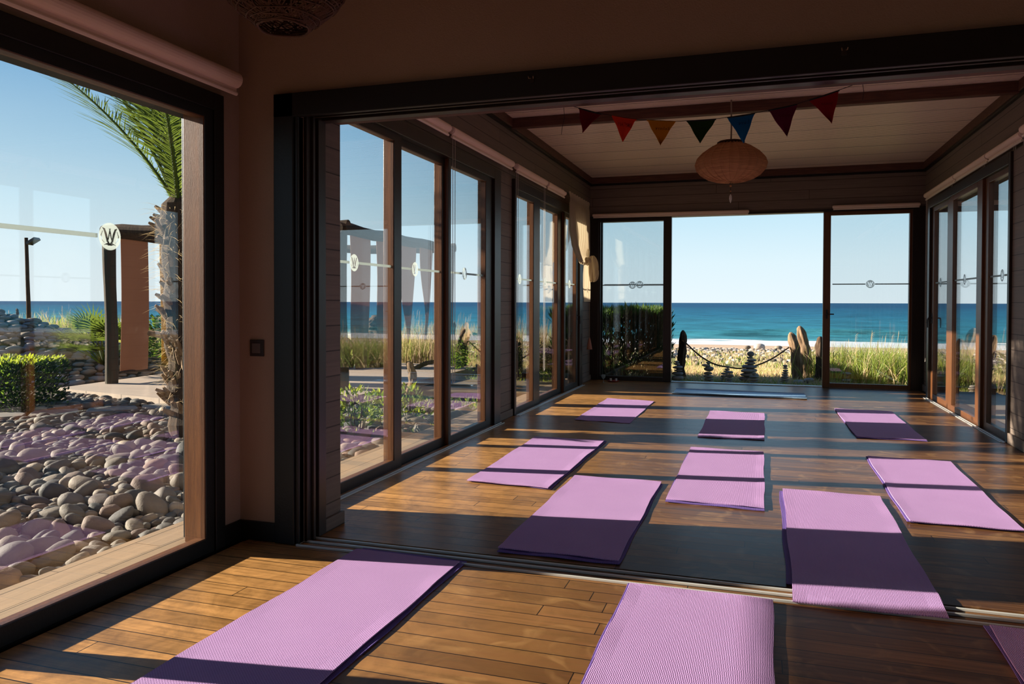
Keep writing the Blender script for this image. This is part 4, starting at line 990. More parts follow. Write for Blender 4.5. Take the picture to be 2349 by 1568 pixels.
for i, (x, y, r) in enumerate(bigsel):
    o = bpy.data.objects.new('pebble', PEB[i % len(PEB)]); COL.objects.link(o)
    up = .02*math.sin(x*5)*math.cos(y*4)+rr.uniform(-.01, .02)
    o.location = (x, y, -.13+r*.48+up); o.rotation_euler = (rr.uniform(-.6, .6), rr.uniform(-.6, .6), rr.uniform(0, 6.28)); o.scale = (r*1.12, r*1.12, r*1.05)
    tag(o, 'rounded grey or tan beach stone in the bed outside the big pane', 'pebble', 'beach stones in the bed outside the big pane')
def stones_stuff(name, pts, seed=0, mats=None, flat=1):
    rr = random.Random(seed); mb = MB(); mats = mats or ['pebble_%d' % i for i in range(8)]
    for (x, y, z, r) in pts:
        vs, fs = rr.choice(PEB_LO); a = rr.uniform(0, 6.28); ca, sa = math.cos(a), math.sin(a); tx, ty = rr.uniform(-.3, .3), rr.uniform(-.3, .3)
        mb.cur = rr.randrange(len(mats)); out = []
        for (p0, p1, p2) in vs:
            p2 = p2*flat+tx*p0*.5+ty*p1*.5; out.append((x+(p0*ca-p1*sa)*r, y+(p0*sa+p1*ca)*r, z+p2*r))
        mb.add(out, fs)
    return tag(mb.build(name, mats, smooth=True), kind='stuff')
tag(stones_stuff('pebble_bed', [(x, y, -.13+r*.45, r*1.1) for x, y, r in rest]+[(rr.uniform(-9.6, -3.4), rr.uniform(2.1, 8.3), -.13, .035) for _ in range(1500)]), 'smaller pebbles filling the bed outside the big pane', 'pebbles')
# second bed outside the left sliding doors, beyond the deck
pts = []
cells.clear()
for _ in range(5000):
    x = rr.uniform(-5.4, -3.45); y = rr.uniform(5.2, 8.6); r = rr.choice((.06, .08, .1, .12))
    if try_place(x, y, r, .8) and (y < 7.0 or rr.random() < .3): pts.append((x, y, -.13+r*.4, r*1.1))
tag(stones_stuff('garden_pebbles', pts, 3), 'pale pebbles beside the deck outside the left sliding doors', 'pebbles')
# mound
pts = []; cells.clear()
for _ in range(16000):
    a = rr.uniform(-2.9, .6); d = MOUND[3]*math.sqrt(rr.random())*1.02; x = MOUND[0]+d*math.cos(a); y = MOUND[1]+d*math.sin(a); r = rr.uniform(.075, .155)
    if try_place(x, y, r, .76): pts.append((x, y, ground(x, y)+r*.16, r*1.12))
tag(stones_stuff('stone_mound', pts, 4, ['mound_stone', 'mound_stone', 'mound_stone_warm', 'pebble_3'], .7), 'sloping mound covered in flat grey stones behind the clipped hedge', 'stones')
# beach band of bleached stones
pts = []
for _ in range(6500):
    y = 24+rr.random()**1.1*24; x = rr.uniform(-9-y*.15, 16+y*.45)
    if rr.random() < (y-22)/16: pts.append((x, y, ground(x, y)+.03, rr.uniform(.06, .17)))
pts += [(at(1742, 783, 50).x, 52, -1.52, .36), (at(1752, 786, 50).x+.9, 52.4, -1.6, .25), (at(1730, 786, 50).x-.4, 52.2, -1.6, .22)]
tag(stones_stuff('beach_stones', pts, 6, ['shore_stone', 'pebble_3', 'pebble_1', 'shore_stone']), 'band of pale stones between the dry grass and the sand', 'stones')

# ------------------------------------------------------------------ grasses
def grass(name, label, pts, h, w, mats, seed=0, lean=.25, droop=.4, plume=None):
    rr = random.Random(seed); mb = MB()
    for (x, y) in pts:
        z = ground(x, y); hh = h*rr.uniform(.5, 1.15); a = rr.uniform(0, 6.28); le = rr.uniform(0, lean)
        d = Vector((math.cos(a)*le+.05, math.sin(a)*le, 1)); sd = Vector((-math.sin(a+1.3), math.cos(a+1.3), 0)); mb.cur = rr.choices(range(len(mats)), weights=[3]+[1]*(len(mats)-1))[0] if len(mats) > 1 else 0
        mb.blade((x, y, z-.02), d, sd, hh, w*rr.uniform(.7, 1.3), droop)
        if plume and rr.random() < plume:
            mb.cur = len(mats)-1; p_ = Vector((x, y, z))+d.normalized()*hh*.95
            mb.blade(tuple(Vector((x, y, z))), d, sd, hh*1.1, w*.5, .15, 2)
            for q in range(5): mb.blade(tuple(p_+Vector((.004*q, 0, q*.035))), Vector((math.cos(a)*.35+.3, math.sin(a)*.35, 1)), sd, .09, .006, .6, 2)
    o = mb.build(name, mats); tag(o, label, 'grass', kind='stuff'); return o
rr = random.Random(21)
def scatter(n, x0, x1, y0, y1, mask=None):
    out = []
    while len(out) < n:
        x, y = rr.uniform(x0, x1), rr.uniform(y0, y1)
        if mask is None or mask(x, y): out.append((x, y))
    return out
grass('dry_grass', 'short straw coloured grass behind the stone cairns', scatter(13000, -3.6, 3.0, 14.2, 21), .13, .014, ['grass_dry', 'grass_dry', 'grass_green'], 1, .6, .8)
grass('shaded_turf', 'low green turf right outside the sea front', scatter(6000, -3.5, 3.5, 13.05, 14.6), .09, .012, ['grass_green', 'grass_dry'], 2, .6, .8)
grass('beach_scrub', 'patchy yellow green scrub between dry grass and stones', scatter(11000, -8, 14, 21, 38, lambda x, y: noise.noise(Vector((x*.5, y*.35, 3))) > .02), .24, .03, ['grass_dry', 'grass_green', 'grass_dry', 'leaf_mid'], 3, .6, .8)
def clumps(cs, per, r): return [(c[0]+rr.gauss(0, r), c[1]+rr.gauss(0, r)) for c in cs for _ in range(per)]
grass('fountain_grass', 'tall green and straw plumed grass outside the right end of the sea front', clumps([(1.45, 15.9), (1.9, 15.2), (2.4, 16.2), (2.9, 15.0), (1.75, 17.0), (2.7, 17.2), (3.3, 16.2), (3.6, 14.9)], 640, .30), .70, .016, ['grass_green', 'leaf_bright', 'grass_green', 'grass_dry'], 4, .55, .9, .012)
grass('plumed_grass', 'tall pinkish plumed grass along the right hand deck', clumps([(4.2, 14.6), (4.5, 13.5), (4.8, 12.5), (4.3, 11.8), (5.2, 15.5), (5.6, 14), (4.0, 15.6), (5.0, 11.0), (5.8, 12.4)], 560, .30), .85, .015, ['grass_dry', 'grass_green', 'grass_pink'], 5, .5, .8, .03)
grass('feather_grass', 'pink feathery grass along the ridge behind the stone mound', [(x, y) for x, y in scatter(9000, -22, -9.0, 15.5, 20)], .55, .016, ['grass_green', 'leaf_bright', 'grass_dry', 'grass_pink'], 6, .5, .8, .04)
grass('brown_grass', 'tall brown grass beyond the pergola seen through the left sliding doors', clumps([(-6.3, 16.2), (-5.6, 16.0), (-7.0, 16.6), (-5.0, 16.8), (-7.8, 16.3), (-6.6, 17.4), (-5.4, 17.6), (-4.6, 16.2)], 700, .38), .95, .015, ['grass_dry', 'straw', 'grass_green', 'grass_pink'], 7, .3, .5, .05)
grass('lawn', 'bright green lawn patch beyond the pergola platform', scatter(2500, -5.4, -3.4, 13.3, 16), .08, .016, ['leaf_bright', 'leaf_mid'], 8, .6, .8)
grass('ground_cover', 'low leafy ground cover beyond the pebbles by the left sliding doors', scatter(2600, -5.3, -3.4, 7.2, 10.5), .12, .03, ['leaf_mid', 'leaf_bright', 'leaf_dark'], 9, .9, .8)

# ------------------------------------------------------------------ shrubs
def shrub(name, label, cat, c, size, nleaf, ln, w, mats, seed, upright=.0, stems=6, shape='box', shell=.35, stemr=.008, group=None):
    """leafy plant: foliage and stems. c: ground centre; size: half x, half y, height"""
    rr = random.Random(seed); t = thing(name, label, cat, c, 0, group); mb = MB(); sx_, sy_, h = size
    for _ in range(nleaf):
        if shape == 'box':
            u = [rr.uniform(-1, 1), rr.uniform(-1, 1), rr.random()]
            if rr.random() < .75:
                k = rr.choice((0, 1, 2)); u[k] = (rr.choice((-1, 1))*rr.uniform(1-shell, 1)) if k < 2 else rr.uniform(1-shell*.5, 1)
            x, y, z = u[0]*sx_, u[1]*sy_, u[2]*h; n_ = Vector((u[0], u[1], (u[2]-.3)))
        else:
            a, q = rr.uniform(0, 6.28), rr.uniform(-.5, 1); rad = rr.uniform(.55, 1.05)*math.sqrt(max(0, 1-q*q*.9)); x, y, z = sx_*rad*math.cos(a), sy_*rad*math.sin(a), h*(.5+q*.5)*rr.uniform(.9, 1.04); n_ = Vector((math.cos(a), math.sin(a), q))
        bump_ = 1+.08*noise.noise(Vector((x*3, y*3, z*3)))
        d = (n_.normalized()*(1-upright)+Vector((0, 0, 1))*upright*1.4+Vector((rr.uniform(-1, 1), rr.uniform(-1, 1), rr.uniform(-.6, .9)))*.55)
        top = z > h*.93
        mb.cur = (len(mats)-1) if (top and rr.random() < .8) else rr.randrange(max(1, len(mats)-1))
        mb.leaf((x*bump_, y*bump_, z*bump_), d, Vector((rr.uniform(-1, 1), rr.uniform(-1, 1), .6)), ln*rr.uniform(.7, 1.3), w*rr.uniform(.7, 1.2))
    mb.build('foliage', mats, t)
    mb = MB()
    for _ in range(stems):
        a = rr.uniform(0, 6.28); q = rr.uniform(.0, .35); e = rr.uniform(.3, .85)
        x0, y0 = sx_*q*math.cos(a), sy_*q*math.sin(a); x1, y1 = sx_*e*math.cos(a), sy_*e*math.sin(a)
        mb.tube([(x0, y0, 0), ((x0+x1)/2, (y0+y1)/2, h*.4), (x1, y1, h*.85)], [stemr, stemr*.8, stemr*.4], 5)
    mb.build('stems', 'bark', t); return t
shrub('oleander_hedge', 'tall dark hedge with pointed leaves outside the far left corner', 'hedge', (-2.62, 14.35, -.14), (1.0, .75, 1.26), 15000, .15, .026, ['leaf_dark', 'leaf_dark', 'leaf_dark', 'leaf_mid'], 1, .62, 40, 'box', .3, .012)  # shaded side and lit tips of the hedge set by leaf colour
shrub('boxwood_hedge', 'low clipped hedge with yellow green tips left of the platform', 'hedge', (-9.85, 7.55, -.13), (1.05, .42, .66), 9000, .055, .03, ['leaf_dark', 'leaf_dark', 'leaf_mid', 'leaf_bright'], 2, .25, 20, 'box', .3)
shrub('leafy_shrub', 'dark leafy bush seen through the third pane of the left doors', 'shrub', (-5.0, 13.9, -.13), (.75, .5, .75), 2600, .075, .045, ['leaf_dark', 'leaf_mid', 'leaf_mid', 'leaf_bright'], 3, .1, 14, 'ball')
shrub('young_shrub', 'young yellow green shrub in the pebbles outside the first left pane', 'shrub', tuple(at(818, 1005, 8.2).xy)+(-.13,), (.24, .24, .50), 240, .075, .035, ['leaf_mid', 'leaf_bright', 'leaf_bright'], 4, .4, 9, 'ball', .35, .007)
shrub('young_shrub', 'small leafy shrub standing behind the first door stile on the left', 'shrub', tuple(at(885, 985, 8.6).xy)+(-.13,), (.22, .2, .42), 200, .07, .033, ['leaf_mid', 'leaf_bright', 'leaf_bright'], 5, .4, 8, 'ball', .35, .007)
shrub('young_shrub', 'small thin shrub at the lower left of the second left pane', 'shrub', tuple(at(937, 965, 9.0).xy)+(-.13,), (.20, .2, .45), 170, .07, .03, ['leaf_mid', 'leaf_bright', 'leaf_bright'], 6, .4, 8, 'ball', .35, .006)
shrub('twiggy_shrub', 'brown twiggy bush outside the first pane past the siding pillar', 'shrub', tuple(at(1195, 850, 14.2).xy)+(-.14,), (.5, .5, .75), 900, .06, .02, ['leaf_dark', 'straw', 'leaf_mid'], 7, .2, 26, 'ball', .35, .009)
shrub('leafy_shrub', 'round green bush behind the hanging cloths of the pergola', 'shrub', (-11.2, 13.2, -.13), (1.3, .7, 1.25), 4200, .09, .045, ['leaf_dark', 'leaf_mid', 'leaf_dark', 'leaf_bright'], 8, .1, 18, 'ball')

# fan palm bush behind the pergola post
def fan_palm(label, c, nf, r, seed):
    rr = random.Random(seed); t = thing('fan_palm', label, 'palm', c)
    for k in range(nf):
        a = 2*math.pi*k/nf+rr.uniform(-.3, .3); el = rr.uniform(.15, 1.1); d = Vector((math.cos(a)*math.cos(el), math.sin(a)*math.cos(el), math.sin(el))); ln = r*rr.uniform(.55, .8)
        mb = MB(); tip = d*ln+Vector((0, 0, .15)); mb.tube([(0, 0, .1), tuple(d*ln*.5+Vector((0, 0, .15))), tuple(tip)], [.012, .010, .008], 5)
        sd = d.cross(Vector((0, 0, 1))).normalized(); up = sd.cross(d)
        for q in range(17):
            b = (q-8)/8*1.45; dd = (d*math.cos(b)+sd*math.sin(b)+up*.12); mb.blade(tuple(tip), dd, up.cross(dd).normalized()*1.0, r*.52*(1-.25*abs(b)/1.45), .035, .55)
        mb.build('palm_leaf', 'leaf_palm', t)
    return t
fan_palm('bushy fan palm with stiff leaves between the mound and the green post', tuple(at(238, 850, 14.3).xy)+(.0,), 30, 1.0, 2)

# date palm close to the window, trunk with cut leaf stubs
pt = at(425, 1000, 8.1); PX, PY = pt.x, pt.y
t = thing('date_palm', 'short date palm with shaggy trunk close outside the big pane', 'palm', (PX, PY, -.13))
mb = MB(); rr = random.Random(9); pts = []; rads = []
for i in range(16):
    v = i/15; off_ = AX_R*(.10-.16*v); pts.append((off_.x, off_.y, 2.45*v)); rads.append((.24-.06*v)*(1+.10*math.sin(i*2.3)))
pts.append((pts[-1][0], pts[-1][1], 2.55)); rads[-1] *= .9; rads.append(.06)
mb.tube(pts, rads, 14)
mb.build('trunk', 'bark', t)
mb = MB()
for i in range(150):
    v = rr.uniform(.10, 1.0); a = rr.uniform(0, 6.28); off_ = AX_R*(.10-.16*v); r0 = .21-.05*v; p0 = Vector((off_.x+r0*math.cos(a), off_.y+r0*math.sin(a), 2.42*v))
    d = Vector((math.cos(a), math.sin(a), rr.uniform(.5, 1.6))).normalized(); ln = rr.uniform(.07, .20)
    mb.tube([tuple(p0), tuple(p0+d*ln*.6), tuple(p0+d*ln)], [.034, .026, .014], 5)
mb.build('leaf_stubs', 'driftwood_pale', t)
mb = MB()
for i in range(900):
    v = rr.uniform(.15, 1.0); a = rr.uniform(0, 6.28); off_ = AX_R*(.10-.16*v); r0 = .24-.05*v; p0 = Vector((off_.x+r0*math.cos(a), off_.y+r0*math.sin(a), 2.42*v))
    mb.blade(tuple(p0), (math.cos(a)+rr.uniform(-.8, .8), math.sin(a)+rr.uniform(-.8, .8), rr.uniform(-.9, .8)), (-math.sin(a), math.cos(a), .3), rr.uniform(.08, .26), .006, .8)
mb.build('fibre', 'grass_dry', t)
mb = MB(); q0 = Vector((AX_R.x*.06, AX_R.y*.06, 1.0)); mb.tube([tuple(q0), tuple(q0-AX_R*.16+Vector((0, 0, .05))), tuple(q0-AX_R*.44+Vector((0, 0, .10)))], [.06, .045, .030], 8); mb.build('cut_branch', 'driftwood_pale', t)
CR = Vector((AX_R.x*-.06, AX_R.y*-.06, 2.42))
fronds = [(-AX_R*.60+AX_F*.1, 1.05, 2.3), (-AX_R*.30+AX_F*.3, 1.2, 2.2), (-AX_R*.16-AX_F*.4, 1.25, 2.2), (AX_R*.3+AX_F*.3, 1.2, 2.2), (AX_R*.8-AX_F*.3, .9, 2.1), (AX_F*1.0-AX_R*.1, .9, 2.1), (-AX_F*.9+AX_R*.3, .9, 2.0), (-AX_R*.42-AX_F*.1, 1.25, 2.3), (AX_R*.6+AX_F*.9, .7, 2.0), (-AX_R*.05+AX_F*.1, 1.4, 2.2), (-AX_R*.22+AX_F*.05, 1.25, 2.25), (-AX_R*.36+AX_F*.5, 1.2, 2.2), (-AX_R*.12+AX_F*.6, 1.2, 2.2), (AX_R*.15-AX_F*.1, 1.3, 2.2)]
for (hd, el, ln) in fronds:
    h_ = Vector((hd.x, hd.y, 0)); k_ = min(1.0, h_.length*1.15); h_ = h_.normalized()*k_; p_ = CR.copy(); dd = (h_+Vector((0, 0, el))).normalized(); spine = [p_.copy()]; nseg = 22
    for i in range(nseg): p_ = p_+dd*ln/nseg; spine.append(p_.copy()); dd = (dd+Vector((0, 0, -.020))+h_*.012).normalized()
    mb = MB(); mb.tube([tuple(q) for q in spine], [.022*(1-.8*i/nseg) for i in range(nseg+1)], 5)
    for i in range(3, nseg*4):
        v = i/(nseg*4); j = min(int(v*nseg), nseg-1); f = v*nseg-j; b = spine[j].lerp(spine[j+1], f); tn = (spine[j+1]-spine[j]).normalized(); sd = tn.cross(Vector((0, 0, 1)))
        sd = sd.normalized() if sd.length > .05 else AX_R
        L_ = .60*math.sin(math.pi*min(1, (.10+v*.85)))**.7*(.35 if v < .25 else 1)
        for sg in (-1, 1):
            q = (sd*sg*.8+tn*.75+Vector((rr.uniform(-.1, .1), rr.uniform(-.1, .1), rr.uniform(-.12, .2)))); mb.blade(tuple(b), q, tn.cross(q).normalized().cross(q).normalized(), L_*rr.uniform(.85, 1.1), .018, .25, 2)
    mb.build('frond', 'leaf_palm', t)

# ------------------------------------------------------------------ pergola with hanging cloths
t = thing('pergola', 'timber pergola of rough round posts standing on the pale platform', 'pergola', (-7.5, 11.5, -.02))
def wpost(mb, x, y, z0, z1, r, seed, lean=(0, 0)):
    rr = random.Random(seed); pts = []; rd = []
    for i in range(12):
        v = i/11; pts.append((x+lean[0]*v+.015*math.sin(v*5+seed), y+lean[1]*v+.012*math.cos(v*4+seed), z0+(z1-z0)*v)); rd.append(r*(1+.05*math.sin(v*9+seed)+rr.uniform(-.02, .02)))
    mb.tube(pts, rd, 14)
P1 = at(255, 903, 12.35); P1.z = -.02; P2 = Vector((-5.98, 10.2, -.02)); P3 = Vector((-6.15, 14.85, -.02)); P4 = Vector((P1.x-.1, 14.4, -.02))
for i, q in enumerate((P1, P2, P3, P4)):
    mb = MB(); wpost(mb, q.x, q.y, -.02, 2.42, .095, i); part(mb, 'post', 'post_green', t)
def wbeam(a, b, r, name='top_beam', z=2.42, over=.12):
    a, b = Vector((a.x, a.y, z)), Vector((b.x, b.y, z)); d = (b-a).normalized(); a -= d*over; b += d*over; mb = MB()
    mb.tube([a.lerp(b, i/12)+Vector((0, 0, .015*math.sin(i*1.7))) for i in range(13)], [r*(1+.05*math.sin(i*2.1)) for i in range(13)], 14); return part(mb, name, 'bark', t)
wbeam(P1, P2, .095); wbeam(P2, P3, .09, z=2.40); wbeam(P4, P3, .09); wbeam(P1, P4, .09, z=2.40)
wbeam(P1, P4, .022, 'bottom_rail', .13, 0)
def cloth(label, a, b, z1, z0, taper=0, mt='shade_cloth', wav=.03, seed=0):
    """long banner between two top points (x, y)"""
    a, b = Vector(a), Vector(b); mb = MB(); nr, nc = 20, 10; rr = random.Random(seed); ph = rr.uniform(0, 6)
    nrm = Vector((b.y-a.y, a.x-b.x)).normalized()
    for sg in (-1, 1):
        o0 = len(mb.v)
        for i in range(nr+1):
            v = i/nr
            for j in range(nc+1):
                u = .5+(j/nc-.5)*(1-taper*v**1.5); p_ = a.lerp(b, u); w_ = wav*math.sin(u*6+v*3+ph)*(.2+v)+sg*.0015; mb.v.append((p_.x+nrm.x*w_, p_.y+nrm.y*w_, z1+(z0-z1)*v))
        for i in range(nr):
            for j in range(nc): q = o0+i*(nc+1)+j; mb.f.append((q, q+1, q+nc+2, q+nc+1)); mb.m.append(0)
    o = mb.build('hanging_cloth', mt, smooth=True); return tag(o, label, 'banner', 'cloth banners hanging from the pergola')
def on(a, b, f): q = a.lerp(b, f); return (q.x, q.y)
cloth('rust cloth banner hanging right beside the green corner post', on(P1, P4, .045), on(P1, P4, .175), 2.36, .15, 0, seed=1)
cloth('rust and yellow cloth banner behind the shaggy palm trunk', on(P1, P4, .235), on(P1, P4, .42), 2.36, .18, 0, 'shade_cloth_yellow', seed=2)
BAN = [(.055, .205, .6, 'leftmost banner in the first left pane, tapering towards the ground'), (.25, .41, .65, 'second banner in the first left pane, beside the stile'), (.46, .62, .55, 'banner hidden partly by the first door stile on the left'),
       (.66, .80, .7, 'banner in the middle of the second left pane'), (.84, .97, .7, 'last banner towards the far pergola post')]
for i, (f0, f1, tp, lb) in enumerate(BAN): cloth(lb, on(P2, P3, f0), on(P2, P3, f1), 2.34, .25 if i < 2 else .55, tp, seed=3+i, wav=.05)

# unseen free-standing cloth screen, added to shade part of the near floor
t = thing('added_shade_screen', 'rust cloth screen added unseen beyond the big pane to shade the near floor', 'screen', (-6.2, 1.9, -.13))
for i, (x, y) in enumerate(((-6.2, -.7), (-6.2, 1.0))):
    mb = MB(); wpost(mb, x, y, -.13, 2.68, .045, 20+i); part(mb, 'post', 'post_green', t)
for z in (2.0, 2.61):
    mb = MB(); mb.tube([(-6.2, -.75, z), (-6.2, 2.57, z)], .012, 8); part(mb, 'cross_rail', 'post_green', t)
mb = MB(); mb.box(-6.203, -.7, 2.01, -6.197, 2.56, 2.60); part(mb, 'screen_cloth', 'sheer_cloth', t)

# ------------------------------------------------------------------ driftwood posts, rope fence
def log(label, base, top, r0, r1, seed, mt='driftwood', group='driftwood posts of the rope fence', cut=.5, name='driftwood_post', squash=.75):
    base, top = Vector(base), Vector(top)
    mb = MB(); n_, rows = 36, 26; ax = (top-base); up = ax.normalized(); a_ = up.cross(Vector((0, 1, 0))).normalized(); b_ = up.cross(a_).normalized(); off_ = Vector((seed*3.1, seed*1.7, 0))
    for i in range(rows+1):
        v = i/rows; c = base+ax*v+a_*.04*math.sin(v*4+seed)*1.0; r = r0+(r1-r0)*v
        if v > .82: r *= math.sqrt(max(.05, 1-((v-.82)/.185)**2))
        for k in range(n_):
            an = 2*math.pi*k/n_; q = Vector((math.cos(an), math.sin(an), v*5)); rr_ = r*(1+.38*noise.noise(q*1.3+off_)+.20*noise.noise(Vector((q.x*4, q.y*4, v*3))+off_)+.06*noise.noise(q*9+off_))
            mb.v.append(tuple(c+a_*rr_*math.cos(an)+b_*rr_*squash*math.sin(an)))
    for i in range(rows):
        for k in range(n_): mb.f.append((i*n_+k, i*n_+(k+1) % n_, (i+1)*n_+(k+1) % n_, (i+1)*n_+k))
    mb.f.append(tuple(range(n_-1, -1, -1))); mb.f.append(tuple(rows*n_+k for k in range(n_))); mb.m = [0]*len(mb.f)
    ob = mb.build(name, mt, smooth=True, origin=tuple(base)); return tag(ob, label, 'post', group)
def logpx(label, bx, by, tx, ty, d, wb, wt, seed, mt='driftwood', **k):
    b = at(bx, by, d); tp = at(tx, ty, d); f = d/F_PX/2; return log(label, b, tp, wb*f, wt*f, seed, mt, **k)
logpx('weathered post at the left of the open sea front, the rope tied to it', 1567, 876, 1562, 757, 14.5, 19, 16, 1)
logpx('leaning driftwood post with a split pale top, leftmost of the three', 1834, 880, 1812, 762, 14.6, 21, 19, 2, 'driftwood_pale')
logpx('tallest driftwood post, pale rounded top, in the middle of the three', 1848, 872, 1838, 747, 14.9, 27, 20, 3, 'driftwood_pale')
logpx('dark driftwood post beside the right door stile', 1872, 884, 1887, 772, 14.3, 20, 18, 4)
def rope(label, pts, r=.014):
    mb = MB(); P = []
    pts = [Vector(p_) for p_ in pts]
    for i in range(len(pts)-1):
        for k in range(8):
            t_ = k/8; p0 = pts[max(i-1, 0)]; p1 = pts[i]; p2 = pts[i+1]; p3 = pts[min(i+2, len(pts)-1)]
            P.append(.5*((2*p1)+(-p0+p2)*t_+(2*p0-5*p1+4*p2-p3)*t_*t_+(-p0+3*p1-3*p2+p3)*t_**3))
    P.append(pts[-1]); mb.tube(P, r, 8); o = mb.build('rope', 'rope', smooth=True); return tag(o, label, 'rope')
rope('thick rope sagging between the driftwood posts behind the cairns', [at(1572, 785, 14.5), at(1605, 815, 14.5), at(1640, 835, 14.5), at(1680, 843, 14.5), at(1702, 844, 14.5), at(1740, 836, 14.5), at(1775, 820, 14.6), at(1810, 796, 14.6)])
rope('rope dropping through the plumed grass outside the right doors', [at(2192, 809, 15.5), at(2214, 828, 15.2), at(2238, 841, 15)], .016)
# cut logs beyond the left doors
GL = 'sawn logs beyond the pergola'
logpx('stout sawn log at the far left of the first left pane', 795, 862, 793, 772, 15.4, 32, 34, 5, 'driftwood', group=GL, squash=.9)
logpx('thick sawn block with pale left edge behind the first banner', 856, 860, 852, 757, 15.6, 60, 62, 6, 'driftwood', group=GL, squash=.9)
logpx('tilted dark slab standing on top of the sawn block', 855, 757, 862, 722, 15.8, 30, 26, 7, 'driftwood', group=GL, name='driftwood_slab')
logpx('small log stub left of the first door stile', 885, 800, 886, 742, 15.8, 26, 24, 8, 'driftwood', group=GL)
logpx('round stump with pale top in the second left pane', 941, 905, 940, 828, 11.3, 20, 18, 9, 'driftwood_pale', group=GL)
logpx('pale upright log right of the lawn in the second left pane', 1003, 866, 1001, 738, 15.6, 13, 10, 10, 'driftwood_pale', group=GL)
logpx('dark slanted plank lying over the bright lawn', 932, 846, 1004, 832, 15.2, 12, 8, 11, 'driftwood', group=GL, name='driftwood_plank')
logpx('twisted driftwood with pale head in the third left pane', 1042, 800, 1040, 738, 16.5, 18, 12, 12, 'driftwood_pale', group=GL)
logpx('pointed driftwood stick leaning in the third left pane', 1052, 800, 1062, 752, 16.3, 14, 7, 13, 'driftwood', group=GL)
logpx('dark fin shaped driftwood tip on the ridge behind the mound', 40, 745, 36, 707, 19, 9, 6, 14, 'driftwood', group='driftwood posts of the rope fence')

# flood light on its pole
b = at(66, 735, 20); tpt = at(60, 545, 20)
t = thing('flood_light', 'black flood light on a crooked wooden pole on the ridge', 'light', tuple(b))
mb = MB(); mb.tube([b, at(65, 690, 20), at(63, 640, 20), at(62, 600, 20), tpt], [.055, .050, .046, .045, .042], 10); part(mb, 'pole', 'bark', t)
c = at(76, 553, 20)
mb = MB(); R0 = AX_R; U0 = Vector((0, 0, 1)); F0 = AX_F
def obox(mb, c, a, b_, n_, ha, hb, hn):
    vs = [tuple(c+a*sa*ha+b_*sb*hb+n_*sn*hn) for sn in (-1, 1) for sb in (-1, 1) for sa in (-1, 1)]; mb.add(vs, [(0, 2, 3, 1), (4, 5, 7, 6), (0, 1, 5, 4), (2, 6, 7, 3), (0, 4, 6, 2), (1, 3, 7, 5)])
aa = (R0*.85+U0*.52).normalized(); bb = (U0*.85-R0*.52).normalized()
obox(mb, c, aa, bb, F0, .13, .035, .12); part(mb, 'lamp_housing', 'black_metal', t)
mb = MB(); mb.tube([tpt-Vector((0, 0, .08)), c-U0*.10, c], .012, 6); part(mb, 'bracket', 'black_metal', t)

# ------------------------------------------------------------------ cairns: every stone its own thing
STM = [stone_mesh(200+i, 3, 'cairn_rock') for i in range(6)]
for me in STM:      # flat round stones
    for v in me.vertices: v.co.z *= 1.0
def cairn_stone(label, px, py, hw, hh, d, group, seed, tilt=0):
    rr = random.Random(seed); me = STM[seed % 6]; o = bpy.data.objects.new('cairn_stone', me); COL.objects.link(o)
    p_ = at(1500+px/5.22, 650+py/5.22, d); k = d/F_PX/5.22
    zr = max(abs(v.co.z) for v in me.vertices); xr = max(abs(v.co.x) for v in me.vertices)
    o.location = p_; o.scale = (hw*k/xr, hw*k/xr, hh*k*1.08/zr); o.rotation_euler = (0, tilt, rr.uniform(-.3, .3)+YAW)
    return tag(o, label, 'stone', group)
CAIRNS = {
 'in the cairn at the foot of the left rope post': (14.0, [(272, 935, 30, 14), (275, 963, 38, 15), (285, 1001, 65, 20), (290, 1038, 50, 14), (285, 1076, 70, 21), (285, 1128, 78, 32)]),
 'in the second cairn from the left, with the askew top': (13.9, [(650, 950, 28, 15), (625, 980, 55, 18), (658, 1020, 60, 30), (645, 1072, 52, 20), (655, 1110, 65, 17), (660, 1142, 60, 15), (655, 1172, 65, 15)]),
 'in the slim cairn behind the small middle one': (14.1, [(882, 998, 30, 14), (875, 1025, 34, 13), (868, 1050, 42, 13), (845, 1078, 40, 14), (838, 1108, 38, 14), (835, 1138, 40, 14), (832, 1168, 42, 15)]),
 'in the small cairn just left of the tallest one': (13.7, [(905, 1062, 48, 17), (905, 1102, 50, 22), (900, 1140, 45, 15), (900, 1173, 48, 17)]),
 'in the tallest cairn': (14.1, [(1157, 840, 44, 34), (1150, 887, 40, 14), (1170, 918, 62, 17), (1150, 952, 70, 21), (1145, 995, 92, 23), (1140, 1040, 105, 25), (1140, 1090, 112, 29), (1110, 1143, 98, 30)]),
 'in the low cairn in front of the tallest one': (13.7, [(1200, 1080, 25, 24), (1202, 1115, 62, 14), (1200, 1148, 55, 18), (1200, 1180, 52, 15)]),
 'in the narrow cairn left of the three driftwood posts': (13.9, [(1572, 985, 30, 16), (1572, 1012, 34, 12), (1575, 1041, 34, 15), (1572, 1068, 42, 13), (1570, 1093, 44, 13), (1570, 1119, 50, 13), (1565, 1145, 55, 13), (1565, 1171, 62, 13), (1570, 1197, 80, 15)]),
}
ORD = ['topmost', 'second', 'third', 'fourth', 'fifth', 'sixth', 'seventh', 'eighth', 'ninth']
sd_ = 0
for where, (d, st) in CAIRNS.items():
    for i, (px, py, hw, hh) in enumerate(st):
        w_ = 'topmost stone' if i == 0 else ('bottom stone' if i == len(st)-1 else ORD[i]+' stone from the top')
        cairn_stone(w_[0].upper()+w_[1:]+' '+where if False else w_+' '+where, px, py, hw, hh, d, 'stones '+where, sd_, .35 if (i == 0 and 'askew' in where) else .04*math.sin(sd_*2.1)); sd_ += 1
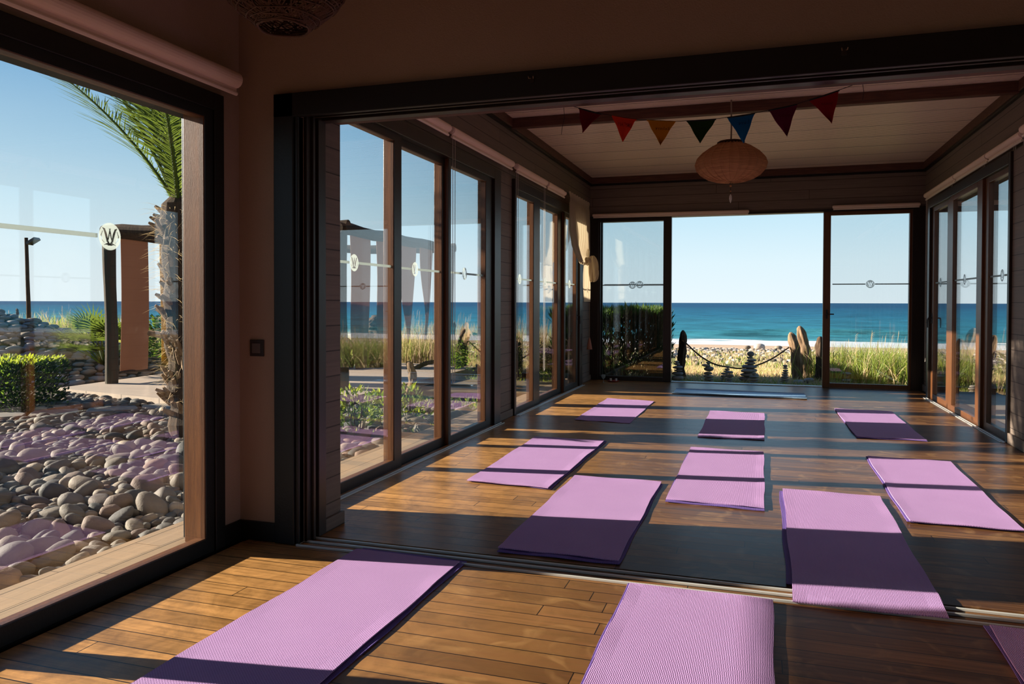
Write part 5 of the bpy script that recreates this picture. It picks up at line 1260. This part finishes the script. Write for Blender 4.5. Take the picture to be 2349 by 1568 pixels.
G = 'loose stones at the foot of the driftwood posts'
cairn_stone('grey boulder leaning at the foot of the leftmost of three driftwood posts', 1735, 1182, 70, 32, 13.8, G, 70)
cairn_stone('tan stone resting on another one beside the driftwood posts', 1855, 1155, 62, 28, 13.8, G, 71, -.15)
cairn_stone('flat tan stone under the other one beside the driftwood posts', 1850, 1205, 62, 18, 13.8, G, 72)
k_ = 5.22/2.375
G = 'stones of the low cairn before the tall grass'
for i, (x, y, hw, hh) in enumerate([(147, 1084, 26, 9), (143, 1102, 12, 7), (150, 1120, 26, 8), (150, 1138, 30, 9)]):
    cairn_stone(('topmost stone', 'second stone', 'third stone', 'bottom stone')[i]+' of the low cairn in front of the tall green grass', (1880+x/2.375-1500)*5.22, (400+y/2.375-650)*5.22, hw*k_, hh*k_, 13.8, G, 80+i)
cairn_stone('single grey stone low behind the rightmost sea front stile', (1880+66/2.375-1500)*5.22, (400+1140/2.375-650)*5.22, 14*k_, 9*k_, 13.8, G, 85)
# white stack on the right deck
G = 'white stones stacked on the right deck'
for i, (x, y, hw, hh) in enumerate([(505, 940, 32, 12), (498, 962, 36, 12), (507, 985, 36, 13), (500, 1008, 34, 12), (505, 1030, 30, 11)]):
    o = cairn_stone(('topmost stone', 'second stone from the top', 'middle stone', 'fourth stone from the top', 'bottom stone')[i]+' of the white stack on the right deck', (2100+x/3.823-1500)*5.22, (640+y/3.823-650)*5.22, hw*5.22/3.823, hh*5.22/3.823, 12.4, G, 90+i)
    o.data = o.data.copy(); o.data.materials[0] = MATS['shore_stone']
G = 'pebbles at the edge of the right deck'
for i, (x, y, hw, hh, lb) in enumerate([(672, 1072, 28, 18, 'pale round stone beside the right deck, left of the dark ones'), (720, 1068, 30, 14, 'grey stone behind the dark stone beside the right deck'), (760, 1088, 40, 18, 'dark flat stone at the right edge of the right deck')]):
    cairn_stone(lb, (2100+x/3.823-1500)*5.22, (640+y/3.823-650)*5.22, hw*5.22/3.823, hh*5.22/3.823, 11.9, G, 96+i)
